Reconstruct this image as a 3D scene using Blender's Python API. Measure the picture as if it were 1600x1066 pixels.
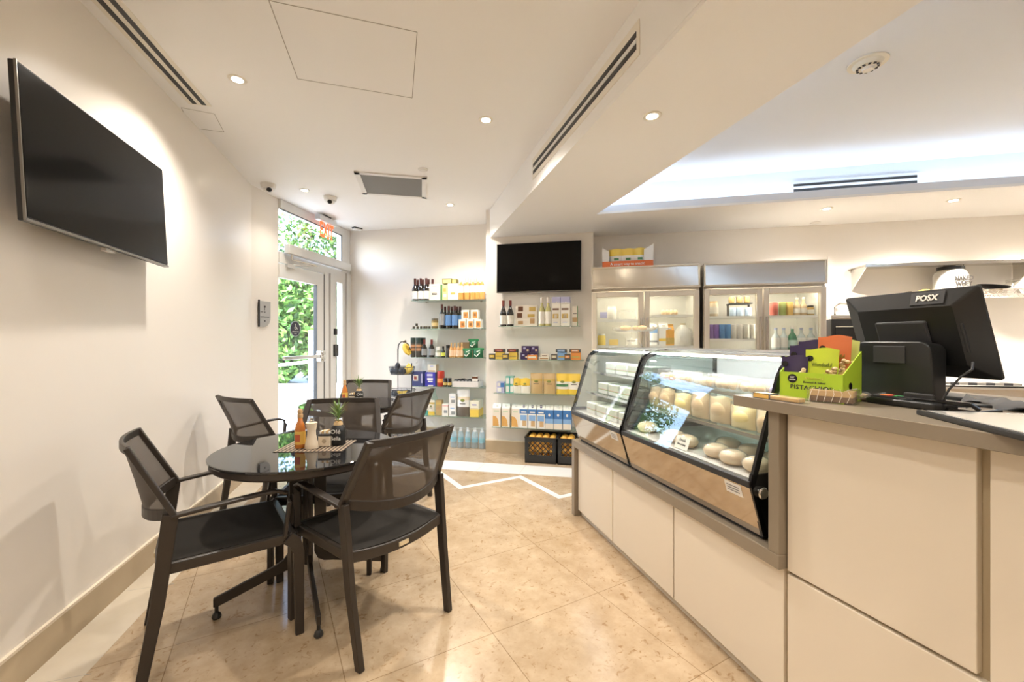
import bpy, bmesh, math, random
from mathutils import Matrix, Vector
R=random.Random(7)
PI=math.pi
for o in list(bpy.data.objects): bpy.data.objects.remove(o)
C=bpy.context.scene.collection
# ---------------------------------------------------------------- camera, world, exposure
H=1.28; F=659.0
cam=bpy.data.cameras.new('camera'); cam.lens=F/1600*36; cam.sensor_width=36; cam.clip_start=.05
co=bpy.data.objects.new('camera',cam); co.location=(0,0,H); co.rotation_euler=(PI/2,0,0); C.objects.link(co)
bpy.context.scene.camera=co
W=bpy.data.worlds.new('sky'); bpy.context.scene.world=W; W.use_nodes=True
nt=W.node_tree; bg=nt.nodes['Background']
sk=nt.nodes.new('ShaderNodeTexSky'); sk.sky_type='NISHITA'; sk.sun_disc=False
sk.sun_elevation=math.radians(55); sk.sun_rotation=math.radians(200); sk.air_density=1.0; sk.dust_density=2.5
nt.links.new(sk.outputs[0],bg.inputs[0]); bg.inputs[1].default_value=1.35
sun=bpy.data.lights.new('sun','SUN'); sun.energy=7; sun.angle=.02; sun.color=(1,.96,.88)
so=bpy.data.objects.new('sun',sun); sun.energy=3.0; so.rotation_euler=(math.radians(40),0,math.radians(-28)); C.objects.link(so)
vs=bpy.context.scene.view_settings
vs.view_transform='Standard'; vs.look='None'; vs.gamma=1; vs.use_curve_mapping=False; vs.exposure=1.07
DOWN_W=56; COVE=6.5
# ---------------------------------------------------------------- materials
_m={}
def M(name,col=(.8,.8,.8),rough=.5,metal=0,coat=0,alpha=1,emit=0,spec=.5,trans=0):
    if name in _m: return _m[name]
    m=bpy.data.materials.new(name); m.use_nodes=True
    b=m.node_tree.nodes['Principled BSDF']
    b.inputs['Base Color'].default_value=(*col,1); b.inputs['Roughness'].default_value=rough
    b.inputs['Metallic'].default_value=metal; b.inputs['Coat Weight'].default_value=coat
    b.inputs['Specular IOR Level'].default_value=spec; b.inputs['Alpha'].default_value=alpha
    b.inputs['Transmission Weight'].default_value=trans
    if emit: b.inputs['Emission Color'].default_value=(*col,1); b.inputs['Emission Strength'].default_value=emit
    _m[name]=m; return m
def noisy(name,c1,c2,scale,rough=.5,detail=4,coat=0,stretch=None,metal=0):
    m=M(name,c1,rough,metal,coat); t=m.node_tree; n=t.nodes; b=n['Principled BSDF']
    tc=n.new('ShaderNodeTexCoord'); mp=n.new('ShaderNodeMapping'); no=n.new('ShaderNodeTexNoise'); cr=n.new('ShaderNodeMix'); cr.data_type='RGBA'
    if stretch: mp.inputs['Scale'].default_value=stretch
    no.inputs['Scale'].default_value=scale; no.inputs['Detail'].default_value=detail
    cr.inputs['A'].default_value=(*c1,1); cr.inputs['B'].default_value=(*c2,1)
    t.links.new(tc.outputs['Object'],mp.inputs[0]); t.links.new(mp.outputs[0],no.inputs['Vector'])
    t.links.new(no.outputs['Fac'],cr.inputs['Factor']); t.links.new(cr.outputs['Result'],b.inputs['Base Color'])
    return m
def glassy(name,tint=(.985,1,.995),rough=.0,ior=1.5,body=0,bodycol=(1,1,1)):
    if name in _m: return _m[name]
    m=bpy.data.materials.new(name); m.use_nodes=True; t=m.node_tree; n=t.nodes; n.clear()
    out=n.new('ShaderNodeOutputMaterial'); tr=n.new('ShaderNodeBsdfTransparent'); gl=n.new('ShaderNodeBsdfGlossy')
    fr=n.new('ShaderNodeFresnel'); mx=n.new('ShaderNodeMixShader'); fr.inputs['IOR'].default_value=ior
    tr.inputs[0].default_value=(*tint,1); gl.inputs['Roughness'].default_value=rough
    base=tr
    if body:
        df=n.new('ShaderNodeBsdfDiffuse'); df.inputs[0].default_value=(*bodycol,1); m2=n.new('ShaderNodeMixShader'); m2.inputs[0].default_value=body
        t.links.new(tr.outputs[0],m2.inputs[1]); t.links.new(df.outputs[0],m2.inputs[2]); base=m2
    ge=n.new('ShaderNodeNewGeometry'); mm=n.new('ShaderNodeMapRange'); mm.inputs['To Min'].default_value=ior; mm.inputs['To Max'].default_value=1/ior
    t.links.new(ge.outputs['Backfacing'],mm.inputs['Value']); t.links.new(mm.outputs[0],fr.inputs['IOR'])
    t.links.new(fr.outputs[0],mx.inputs[0]); t.links.new(base.outputs[0],mx.inputs[1]); t.links.new(gl.outputs[0],mx.inputs[2]); t.links.new(mx.outputs[0],out.inputs[0])
    _m[name]=m; return m
def meshcloth(name,col,alpha):
    m=bpy.data.materials.new(name); m.use_nodes=True; t=m.node_tree; n=t.nodes; b=n['Principled BSDF']
    b.inputs['Base Color'].default_value=(*col,1); b.inputs['Roughness'].default_value=.55
    b.inputs['Alpha'].default_value=alpha
    _m[name]=m; return m
# room paints
wall_m=noisy('cream_wall',(.86,.81,.745),(.87,.82,.755),.6,.34)
wall_s=noisy('back_wall_paint',(.86,.81,.74),(.87,.82,.755),.6,.5)
ceil_m=M('ceiling_paint',(.92,.90,.87),.6)
ceil_lines=M('ceiling_seam',(.42,.38,.33),.7)
cove_m=M('cove_led_tint',(.80,.83,.87),.6)  # ceiling paint with the cool cove light put into its colour
white_m=M('white_plastic',(.82,.80,.76),.35)
alu=M('painted_aluminium',(.78,.77,.74),.35)
black=M('black_plastic',(.012,.012,.012),.35); gloss_black=M('gloss_black',(.006,.006,.007),.06)
darkg=M('dark_grey',(.03,.03,.032),.45)
steel=noisy('brushed_steel',(.68,.66,.62),(.74,.72,.68),3,.17,metal=1,stretch=(1,1,30))
chrome=M('chrome',(.8,.79,.76),.12,1)
brown=M('bronze_powdercoat',(.030,.023,.018),.42)
brown2=M('seat_fabric',(.024,.021,.018),.85,spec=.2)
mesh_m=meshcloth('backrest_mesh',(.052,.039,.029),.84)
stone=noisy('taupe_stone',(.25,.205,.15),(.29,.24,.18),9,.32)
panel=M('ivory_laminate',(.77,.69,.57),.38); panel_gap=M('panel_gap',(.42,.34,.22),.5)
mirror_br=noisy('bronze_mirror_panel',(.43,.37,.30),(.50,.43,.35),2.2,.07,metal=1)
glass=glassy('clear_glass'); glass_g=glassy('shelf_glass',(.86,.95,.91),0,1.5,.10,(.6,.75,.68)); clearp=glassy('clear_plastic',(.97,.97,.95),.08,1.45,.12,(.95,.93,.88))
white=M('white',(.86,.85,.82),.5); paper=M('paper',(.88,.85,.77),.6)
# ---------------------------------------------------------------- mesh builder
class MB:
    def __init__(s): s.v=[];s.f=[];s.mi=[];s.mats=[];s.cur=0;s.T=None
    def m(s,mat):
        if mat not in s.mats: s.mats.append(mat)
        s.cur=s.mats.index(mat); return s
    def add(s,vs,fs):
        b=len(s.v)
        for p in vs:
            p=Vector(p)
            if s.T is not None: p=s.T@p
            s.v.append(p)
        for f in fs: s.f.append([b+i for i in f]); s.mi.append(s.cur)
        return s
    def box(s,x0,x1,y0,y1,z0,z1):
        return s.add([(x0,y0,z0),(x1,y0,z0),(x1,y1,z0),(x0,y1,z0),(x0,y0,z1),(x1,y0,z1),(x1,y1,z1),(x0,y1,z1)],
          [(0,3,2,1),(4,5,6,7),(0,1,5,4),(1,2,6,5),(2,3,7,6),(3,0,4,7)])
    def hexa(s,b,t): return s.add(list(b)+list(t),[(0,3,2,1),(4,5,6,7),(0,1,5,4),(1,2,6,5),(2,3,7,6),(3,0,4,7)])
    def prism(s,poly,z0,z1):
        n=len(poly)
        return s.add([(x,y,z0) for x,y in poly]+[(x,y,z1) for x,y in poly],[tuple(range(n))[::-1],tuple(range(n,2*n))]+[(i,(i+1)%n,n+(i+1)%n,n+i) for i in range(n)])
    def prism_y(s,poly,y0,y1):   # polygon in (x,z)
        n=len(poly)
        return s.add([(x,y0,z) for x,z in poly]+[(x,y1,z) for x,z in poly],[tuple(range(n)),tuple(range(n,2*n))[::-1]]+[(i,(i+1)%n,n+(i+1)%n,n+i) for i in range(n)])
    def lathe(s,prof,n=14,c=(0,0,0),sy=1,cap=True):
        vs=[];fs=[];k=len(prof)
        for r,z in prof:
            for i in range(n):
                a=2*PI*i/n; vs.append((c[0]+r*math.cos(a),c[1]+r*sy*math.sin(a),c[2]+z))
        for j in range(k-1):
            for i in range(n):
                fs.append((j*n+i,j*n+(i+1)%n,(j+1)*n+(i+1)%n,(j+1)*n+i))
        if cap and prof[0][0]>1e-6: fs.append(tuple(range(n))[::-1])
        if cap and prof[-1][0]>1e-6: fs.append(tuple((k-1)*n+i for i in range(n)))
        return s.add(vs,fs)
    def ell(s,c,r,n=10,k=7):
        prof=[(math.sin(PI*j/k),-math.cos(PI*j/k)) for j in range(k+1)]
        vs=[];fs=[]
        for pr,pz in prof:
            for i in range(n):
                a=2*PI*i/n; vs.append((c[0]+r[0]*pr*math.cos(a),c[1]+r[1]*pr*math.sin(a),c[2]+r[2]*pz))
        for j in range(k):
            for i in range(n): fs.append((j*n+i,j*n+(i+1)%n,(j+1)*n+(i+1)%n,(j+1)*n+i))
        return s.add(vs,fs)
    def sweep(s,pts,sec,up=(0,0,1),closed=False):
        """sec: list of (side,up) offsets or a function i->list"""
        P=[Vector(p) for p in pts]; n=len(P); up=Vector(up); vs=[];fs=[]; k=None
        for i in range(n):
            a=P[(i-1)%n] if (closed or i>0) else P[i]; b=P[(i+1)%n] if (closed or i<n-1) else P[i]
            t=(b-a).normalized(); sd=t.cross(up)
            if sd.length<1e-4: sd=t.cross(Vector((1,0,.01)))
            sd.normalize(); u=sd.cross(t).normalized()
            sc=sec(i/(n-1)) if callable(sec) else sec
            k=len(sc)
            for x,y in sc: vs.append(P[i]+sd*x+u*y)
        m=n if closed else n-1
        for i in range(m):
            for j in range(k):
                a=i*k+j; b=i*k+(j+1)%k; c=((i+1)%n)*k+(j+1)%k; d=((i+1)%n)*k+j
                fs.append((a,b,c,d))
        if not closed: fs+= [tuple(range(k))[::-1],tuple((n-1)*k+j for j in range(k))]
        return s.add(vs,fs)
    def tube(s,pts,r,n=8,up=(0,0,1),closed=False):
        return s.sweep(pts,[(r*math.cos(2*PI*i/n),r*math.sin(2*PI*i/n)) for i in range(n)],up,closed)
    def bar(s,pts,w,h,up=(0,0,1),closed=False):
        return s.sweep(pts,[(-w/2,-h/2),(w/2,-h/2),(w/2,h/2),(-w/2,h/2)],up,closed)
    def build(s,name,parent=None,smooth=40,bevel=0,loc=(0,0,0),rz=0,seg=2):
        me=bpy.data.meshes.new(name); me.from_pydata([tuple(p) for p in s.v],[],s.f)
        for m in s.mats: me.materials.append(m)
        for p,i in zip(me.polygons,s.mi): p.material_index=i
        bm=bmesh.new(); bm.from_mesh(me)
        bmesh.ops.remove_doubles(bm,verts=bm.verts,dist=1e-6)
        bmesh.ops.recalc_face_normals(bm,faces=bm.faces); bm.to_mesh(me); bm.free()
        if smooth:
            for p in me.polygons: p.use_smooth=True
            me.set_sharp_from_angle(angle=math.radians(smooth))
        o=bpy.data.objects.new(name,me); C.objects.link(o); o.location=loc; o.rotation_euler=(0,0,rz)
        if parent: o.parent=parent
        if bevel:
            b=o.modifiers.new('bevel','BEVEL'); b.width=bevel; b.segments=seg; b.limit_method='ANGLE'; b.angle_limit=math.radians(40)
        return o
def tag(o,label,cat,group=None,kind=None):
    o['label']=label; o['category']=cat
    if group: o['group']=group
    if kind: o['kind']=kind
    return o
def struct(o): o['kind']='structure'; return o
def empty(name,loc,rz=0,label=None,cat=None,group=None):
    o=bpy.data.objects.new(name,None); o.empty_display_size=.05; C.objects.link(o); o.location=loc; o.rotation_euler=(0,0,rz)
    if label: tag(o,label,cat,group)
    return o
def dup(root,loc,rz,label,group=None,scale=None):
    r=root.copy(); C.objects.link(r); r.location=loc; r.rotation_euler=(0,0,rz); r['label']=label
    if group: r['group']=group
    if scale: r.scale=scale
    for ch in list(root.children):
        c=ch.copy(); C.objects.link(c); c.parent=r
        for g in list(ch.children):
            d=g.copy(); C.objects.link(d); d.parent=c
    return r
class Kind:
    def __init__(s,fn,cat,group=None): s.fn=fn; s.cat=cat; s.group=group; s.first=None; s.used=False
    def put(s,loc,rz,label,group=None,scale=None):
        g=group or s.group
        if s.first is None:
            s.first=s.fn(); o=s.first; o.location=loc; o.rotation_euler=(0,0,rz)
            if scale: o.scale=scale
            tag(o,label,s.cat,g); return o
        return dup(s.first,loc,rz,label,g,scale or (1,1,1))
def text(txt,size,mat,parent,loc,rz=0,rx=PI/2,name='lettering',ext=.0006,align='CENTER',width=None,ry=0,bold=0):
    cu=bpy.data.curves.new('t','FONT'); cu.body=txt; cu.size=size; cu.extrude=ext; cu.align_x=align; cu.align_y='CENTER'; cu.offset=bold; cu.resolution_u=2
    o=bpy.data.objects.new('t',cu); C.objects.link(o)
    dg=bpy.context.evaluated_depsgraph_get(); me=bpy.data.meshes.new_from_object(o.evaluated_get(dg)); bpy.data.objects.remove(o)
    me.materials.clear(); me.materials.append(mat)
    q=bpy.data.objects.new(name,me); C.objects.link(q); q.location=loc; q.rotation_euler=(rx,ry,rz)
    if width:
        xs=[v.co.x for v in me.vertices]; w=max(xs)-min(xs)
        if w>0:
            for v in me.vertices: v.co.x*=width/w
    if parent: q.parent=parent
    return q
ORD=['leftmost','second from left','third from left','fourth from left','fifth from left','sixth from left','seventh from left','eighth from left']
def onl(c,s,px):            # point of plan line Y=c+sX seen in picture column px
    k=(px-800)/F; Y=c/(1-s*k); return k*Y,Y
def zat(py,Y): return H-(py-533)*Y/F
ZC=2.794; ZS=2.472
# ---------------------------------------------------------------- room shell
WLc,WLs=5.379,-.2; PRc,PRs=4.81,-.22; BKc,BKs=5.009,-.213; FRc,FRs=4.307,-.23
LW=lambda Y:-1.41-.273*Y
A0=(LW(-2.6),-2.6); A1=(-2.527,4.091); A2=(-2.493,4.50); A3=(-2.266,5.83); A4=(-.30,5.439); P1=(-.30,4.876); P2=(.889,4.614); P3=(.889,4.820); B1=(5.05,5.009-.213*5.05); B0=(5.05,-2.6)
def wall(name,a,b,z0,z1,mat,th=.12,side=1):
    a=Vector(a);b=Vector(b);d=(b-a).normalized();n=Vector((-d.y,d.x))*side*th
    mb=MB().m(mat); mb.prism([tuple(a),tuple(b),tuple(b+n),tuple(a+n)],z0,z1); return struct(mb.build(name,smooth=0))
wall('wall_left',A0,A1,0,ZC+.05,wall_m)
wall('wall_door_pier',A1,A2,0,ZC+.05,wall_s,.35)
wall('wall_back_left',A3,A4,0,ZC+.05,wall_s)
mb=MB().m(wall_s); mb.prism([P1,P2,P3,(.889,5.15),(-.30,5.43)],0,ZC+.05); struct(mb.build('wall_pier',smooth=0))
wall('wall_back',P3,B1,0,ZC+.05,wall_s)
wall('wall_right',B1,B0,0,ZC+.05,wall_m)
wall('wall_rear',B0,A0,0,ZC+.05,wall_m)
# floor: 60 cm stone tiles laid on the diagonal
fm=M('stone_tile_floor',(.7,.6,.45),.2); t=fm.node_tree; n=t.nodes; b=n['Principled BSDF']
tc=n.new('ShaderNodeTexCoord'); mp=n.new('ShaderNodeMapping'); mp.vector_type='TEXTURE'; mp.inputs['Location'].default_value=(-.084,1.846,0); mp.inputs['Rotation'].default_value=(0,0,math.radians(29.8))
br=n.new('ShaderNodeTexBrick'); br.offset=0; br.inputs['Scale'].default_value=1; br.inputs['Brick Width'].default_value=.6; br.inputs['Row Height'].default_value=.6
br.inputs['Mortar Size'].default_value=.0019; br.inputs['Mortar Smooth'].default_value=.1
br.inputs['Color1'].default_value=(.49,.375,.25,1); br.inputs['Color2'].default_value=(.55,.43,.295,1); br.inputs['Mortar'].default_value=(.30,.21,.12,1)
n1=n.new('ShaderNodeTexNoise'); n1.inputs['Scale'].default_value=7; n1.inputs['Detail'].default_value=9; n1.inputs['Roughness'].default_value=.7
n2=n.new('ShaderNodeTexNoise'); n2.inputs['Scale'].default_value=26; n2.inputs['Detail'].default_value=7; n2.inputs['Distortion'].default_value=1.6
r1=n.new('ShaderNodeValToRGB'); r1.color_ramp.elements[0].position=.32; r1.color_ramp.elements[0].color=(.80,.74,.66,1); r1.color_ramp.elements[1].position=.66; r1.color_ramp.elements[1].color=(1.06,1.06,1.06,1)
r2=n.new('ShaderNodeValToRGB'); r2.color_ramp.elements[0].position=.30; r2.color_ramp.elements[0].color=(.70,.60,.48,1); r2.color_ramp.elements[1].position=.41; r2.color_ramp.elements[1].color=(1,1,1,1)
x1=n.new('ShaderNodeMix'); x1.data_type='RGBA'; x1.blend_type='MULTIPLY'; x1.inputs['Factor'].default_value=1
x2=n.new('ShaderNodeMix'); x2.data_type='RGBA'; x2.blend_type='MULTIPLY'; x2.inputs['Factor'].default_value=1
L=t.links.new
L(tc.outputs['Object'],mp.inputs[0]); L(mp.outputs[0],br.inputs['Vector']); L(mp.outputs[0],n1.inputs['Vector']); L(mp.outputs[0],n2.inputs['Vector'])
L(n1.outputs['Fac'],r1.inputs[0]); L(n2.outputs['Fac'],r2.inputs[0]); L(br.outputs['Color'],x1.inputs['A']); L(r1.outputs[0],x1.inputs['B']); L(x1.outputs['Result'],x2.inputs['A']); L(r2.outputs[0],x2.inputs['B']); L(x2.outputs['Result'],b.inputs['Base Color'])
b.inputs['Roughness'].default_value=.22
pale=noisy('pale_stone',(.72,.65,.54),(.60,.51,.38),9,.24,8); pale2=noisy('white_stone',(.86,.86,.83),(.80,.79,.75),9,.2,6); base_m=noisy('baseboard_stone',(.45,.35,.22),(.54,.43,.29),9,.35,7)
mb=MB().m(fm); mb.prism([(A0[0]-.15,-2.75),(5.2,-2.75),(5.2,5.9),(-2.1,5.98),(-2.75,6.0),(-2.75,4.0)],-.12,0); struct(mb.build('floor',smooth=0))
# pale border along the left wall, white band before the back shelves, white zigzag strips
mb=MB().m(pale); mb.prism([(LW(-2.5),-2.5),(LW(-2.5)+.215,-2.5),(LW(4.05)+.215,4.05),(LW(4.05),4.05)],-.01,.0008); struct(mb.build('trim_1',smooth=0))
mb=MB().m(ceil_lines)
for yy in (-.2,.4,1.0,1.55,2.15,2.75,3.35,3.95): mb.prism([(LW(yy),yy),(LW(yy)+.215,yy+.07),(LW(yy)+.215,yy+.073),(LW(yy),yy+.003)],-.01,.0010)
struct(mb.build('trim_2',smooth=0))
mb=MB().m(pale2); mb.prism([(-2.0,4.37+.42),(2.0,4.37-.42),(2.0,4.07-.42),(-2.0,4.07+.42)],-.01,.0008)
v=[Vector((-1.28,3.905)),Vector((-.765,4.20)),Vector((-.447,3.68)),Vector((.075,3.975)),Vector((.388,3.457)),Vector((.91,3.755))]
for zi_,(a,c) in enumerate(zip(v,v[1:])):
    d=(c-a).normalized(); q=Vector((-d.y,d.x))*.028; a=a-d*.028; c=c+d*.028
    mb.prism([tuple(a+q),tuple(a-q),tuple(c-q),tuple(c+q)],-.01,.0009+.0004*(zi_%2))
struct(mb.build('trim_3',smooth=0))
mb=MB().m(ceil_lines)
for xx in (-1.4,-.8,-.28,.14,.74,1.3):
    mb.prism([(xx,4.37-.21*xx),(xx+.003,4.37-.21*xx),(xx-.077,4.07-.21*xx),(xx-.08,4.07-.21*xx)],-.01,.0012)
struct(mb.build('trim_4',smooth=0))
def baseboard(name,a,b,h=.135,th=.014):
    a=Vector(a);b=Vector(b);d=(b-a).normalized();n_=Vector((d.y,-d.x))*th
    mb=MB().m(base_m); mb.prism([tuple(a),tuple(b),tuple(b+n_),tuple(a+n_)],0,h); mb.m(M('baseboard_cap',(.80,.70,.56),.4)).prism([tuple(a),tuple(b),tuple(b+n_),tuple(a+n_)],h,h+.012)
    return struct(mb.build(name,smooth=0))
baseboard('baseboard_left',A0,A1); baseboard('baseboard_door_pier',A1,A2); baseboard('baseboard_back_left',A3,A4); baseboard('baseboard_pier',P1,P2); baseboard('baseboard_back',P3,B1)
# ceiling with the dropped soffit and the lit tray
SX=lambda Y:1.088-.276*Y; TX=lambda Y:1.818-.258*Y
T0=(TX(-1.3),-1.3); T1=(.7945,3.967); T2=(4.6,3.967-.2345*(4.6-.7945)); T3=(4.6,-1.3)
mb=MB().m(ceil_m)
mb.prism([(A0[0]-.1,-2.7),(5.2,-2.7),(5.2,5.2),(-.2,6.0),(-2.6,6.1),(-2.65,4.0)],ZC,ZC+.1)
struct(mb.build('ceiling',smooth=0))
def inset(pts,d):     # outward offset of the ccw/cw tray polygon
    n=len(pts); out=[]; cx=sum(p[0] for p in pts)/n; cy=sum(p[1] for p in pts)/n
    lines=[]
    for i in range(n):
        a=Vector(pts[i]); c=Vector(pts[(i+1)%n]); dr=(c-a).normalized(); nn=Vector((-dr.y,dr.x))
        if nn.dot(a-Vector((cx,cy)))<0: nn=-nn
        lines.append((a+nn*d,dr))
    for i in range(n):
        (p,r),(q,s_)=lines[i-1],lines[i]; k=r.x*s_.y-r.y*s_.x; w=q-p; tt=(w.x*s_.y-w.y*s_.x)/k; out.append(tuple(p+r*tt))
    return out
tray=[T0,T1,T2,T3]; trl=inset(tray,.018); tro=inset(tray,.17)
S0=(SX(-2.6),-2.6); S1=(SX(4.886),4.886)
def ringquads(mb,inn,out,z):
    n=len(inn)
    for i in range(n):
        j=(i+1)%n; mb.add([(*inn[i],z),(*inn[j],z),(*out[j],z),(*out[i],z)],[(0,1,2,3)])
mb=MB().m(ceil_m)
outer=[(SX(-2.6),-2.6),(SX(4.9),4.9),(5.05,B1[1]),(5.05,-2.6)]
# slab (underside) in four pieces with thickness
for i in range(4):
    j=(i+1)%4; mb.prism([tray[i],tray[j],outer[j],outer[i]],ZS,ZS+.02)
mb.prism([(SX(4.9),4.9),(.9,4.83),(5.05,B1[1]),(.9,4.6)],ZS+.0006,ZS+.0195)
mb.prism([(SX(-2.6),-2.6),(SX(4.9),4.9),(SX(4.9)+.04,4.9),(SX(-2.6)+.04,-2.6)],ZS+.021,ZC+.02)
sf=mb.build('ceiling_soffit',smooth=0); struct(sf); sf.name='ceiling_1'
mb=MB().m(cove_m)
for i in range(4):
    j=(i+1)%4
    mb.prism([tray[i],tray[j],trl[j],trl[i]],ZS+.0202,ZS+.078)
    o2=inset(tray,.19); mb.prism([tro[i],tro[j],o2[j],o2[i]],ZS+.0202,ZC)
mb.add([(*p,ZC-.004) for p in tro],[(0,1,2,3)])
struct(mb.build('trim_5',smooth=0))
# LED strips on the cove ledge
led=M('cool_led',(.70,.84,1),.5,emit=COVE)
for i,nm in enumerate(['left','far','right','near']):
    mid=inset(tray,.075); mid2=inset(tray,.105); j=(i+1)%4
    mb=MB().m(led); mb.prism([mid[i],mid[j],mid2[j],mid2[i]],ZS+.021,ZS+.035)
    tag(mb.build('light_strip',smooth=0),f'white LED strip hidden on the {nm} ledge of the ceiling tray','light','cove light strips')
# ---------------------------------------------------------------- ceiling fittings
lamp_on=M('lamp_glow',(1,.86,.66),.5,emit=26); trimw=M('trim_ring',(.85,.80,.70),.4)
def make_down():
    r=empty('downlight',(0,0,0))
    MB().m(trimw).lathe([(.030,-.004),(.047,-.004),(.050,0),(.050,.004),(.034,.004),(.034,-.003)],20,cap=False).build('trim_ring',r)
    MB().m(lamp_on).lathe([(0,-.0035),(.034,-.0035),(.034,.001)],20).build('lens',r)
    l=bpy.data.lights.new('downlight_beam','SPOT'); l.energy=DOWN_W; l.color=(1,.92,.82); l.spot_size=math.radians(135); l.spot_blend=.8; l.shadow_soft_size=.04
    lo=bpy.data.objects.new('lamp',l); lo.location=(0,0,-.03); C.objects.link(lo); lo.parent=r
    return r
K=Kind(make_down,'ceiling light','recessed downlights')
for (x,y,z,lb) in [(-1.588,2.439,ZC,'round recessed downlight glowing above the left wall screen'),(-.179,2.884,ZC,'round recessed downlight in the middle of the main ceiling'),
   (-2.079,4.228,ZC,'small recessed downlight beside the two ceiling cameras'),(-.689,4.684,ZC,'small recessed downlight beyond the grey return grille'),
   (.742,2.232,ZS,'recessed downlight glowing in the dropped soffit left of the tray'),(2.833,3.795,ZS,'recessed downlight in the strip between tray and fridges'),(3.739,3.571,ZS,'rightmost visible downlight, over the stainless wall shelf'),(4.75,3.34,ZS,'added unseen downlight at the far right end of the fridges strip'),  # last one added out of view to brighten the fridge wall
   (-.95,.55,ZC,'recessed downlight overhead, left of the camera'),(-.1,.75,ZC,'recessed downlight overhead, near the soffit edge'),(-.2,-1.2,ZC,'recessed downlight behind the camera'),
   (1.05,.35,ZS,'recessed soffit downlight above the near counter'),(1.3,-1.9,ZS,'recessed soffit downlight behind the camera'),(4.3,-1.9,ZS,'recessed soffit downlight in the rear corner')]:
    o=K.put((x,y,z),0,lb)
    if 'camera' in lb or 'overhead' in lb or 'near counter' in lb or 'rear corner' in lb or 'grille' in lb:
        for ch in o.children:
            if ch.type=='LIGHT': ch.data=ch.data.copy(); ch.data.energy=DOWN_W*(1.05 if 'grille' in lb else .42)
    if 'beside the two' in lb or 'fridges' in lb or 'wall shelf' in lb:
        for ch in o.children:
            if ch.type=='LIGHT': ch.data=ch.data.copy(); ch.data.energy=DOWN_W*(.25 if 'beside' in lb else 1.05); ch.data.spot_size=math.radians(120 if 'beside' in lb else 140)
def cpt(px,py,z=ZC): Y=(z-H)*F/(533-py); return ((px-800)/F*Y,Y)
# access panel outlines
def outline(name,pts,z,label,w=.004,closed=False):
    mb=MB().m(ceil_lines); P=[Vector(p) for p in pts]
    for a,c in list(zip(P,P[1:]))+([(P[-1],P[0])] if closed else []):
        d=(c-a).normalized(); q=Vector((-d.y,d.x))*w/2; mb.prism([tuple(a+q),tuple(a-q),tuple(c-q),tuple(c+q)],z-.0012,z+.002)
    return tag(mb.build(name,smooth=0),label,'access panel')
c1=cpt(465,123);c2=cpt(644,153); c0=cpt(420,0.5); c3=cpt(650,33)
dv=Vector(c0)-Vector(c1); c0=Vector(c1)+dv*1.0
q=Vector(c2)-Vector(c1); c3=Vector(c2)+(Vector(c0)-Vector(c1))
mb=MB().m(ceil_lines)
outline('access_panel',[c1,c2,tuple(c3),tuple(c0)],ZC,'large square flush access panel in the main ceiling',closed=True)
# linear slot diffusers
def diffuser(name,label,a,b,w,z,n_=2,side=None):
    a=Vector(a);b=Vector(b);d=(b-a);L_=d.length;ang=math.atan2(d.y,d.x)
    r=empty(name,(a.x,a.y,z),ang,label,'air vent')
    MB().m(trimw).box(0,L_,-w/2,w/2,-.003,.001).build('frame',r,0)
    s_=w/(n_*2+1)
    for i in range(n_):
        y=-w/2+s_*(2*i+1); MB().m(darkg).box(.012,L_-.012,y,y+s_,-.0045,-.003).build('slot',r,0)
    return r
a=cpt(168,2);b_=cpt(313,164); d=(Vector(a)-Vector(b_)).normalized(); off=Vector((d.y,-d.x))
diffuser('slot_diffuser','long double slot air diffuser beside the left wall',tuple(Vector(b_)+d*2.1),b_,.13,ZC)
outline('access_panel',[cpt(283,168),cpt(335,178),cpt(350,206),cpt(300,200)],ZC,'small flush hatch at the end of the left slot diffuser',.003,True)
# soffit side diffuser (vertical face)
def sofp(px): k=(px-800)/F; Y=1.088/(k+.276); return (1.088-.276*Y,Y)
a=Vector(sofp(833));b2=Vector(sofp(1000)); d=(b2-a); Ln=d.length; ang=math.atan2(d.y,d.x)
r=empty('slot_diffuser',(a.x,a.y,0),ang,'double slot air diffuser on the vertical soffit face','air vent')
zc_=zat(80,b2.y)+.0; z0,z1=2.555,2.715
sg=-1 # outward side (towards -X)
MB().m(trimw).box(0,Ln,-.006,.0,z0,z1).build('frame',r,0)
for i in range(2): MB().m(darkg).box(.02,Ln-.02,-.008,-.006,z0+.035+i*.055,z0+.062+i*.055).build('slot',r,0)
MB().m(alu).box(.02,Ln-.02,-.009,-.006,z0+.066,z0+.082).build('vane',r,0)
# tray diffuser on cove wall
ta=Vector(tro[1]);tb=Vector(tro[2]); tdir=(tb-ta).normalized(); ts=tdir.y/tdir.x; tcc=ta.y-ts*ta.x
qa=onl(tcc-.012,ts,1240); qb=onl(tcc-.012,ts,1433); Ln=(Vector(qb)-Vector(qa)).length
r=empty('slot_diffuser',(qa[0],qa[1],0),math.atan(ts),'white double slot air diffuser inside the lit ceiling tray','air vent')
MB().m(cove_m).box(-.01,Ln+.01,0,.01,2.575,2.69).build('frame',r,0)
for i in range(2): MB().m(darkg).box(0,Ln,-.002,.002,2.600+i*.045,2.622+i*.045).build('slot',r,0)
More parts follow.
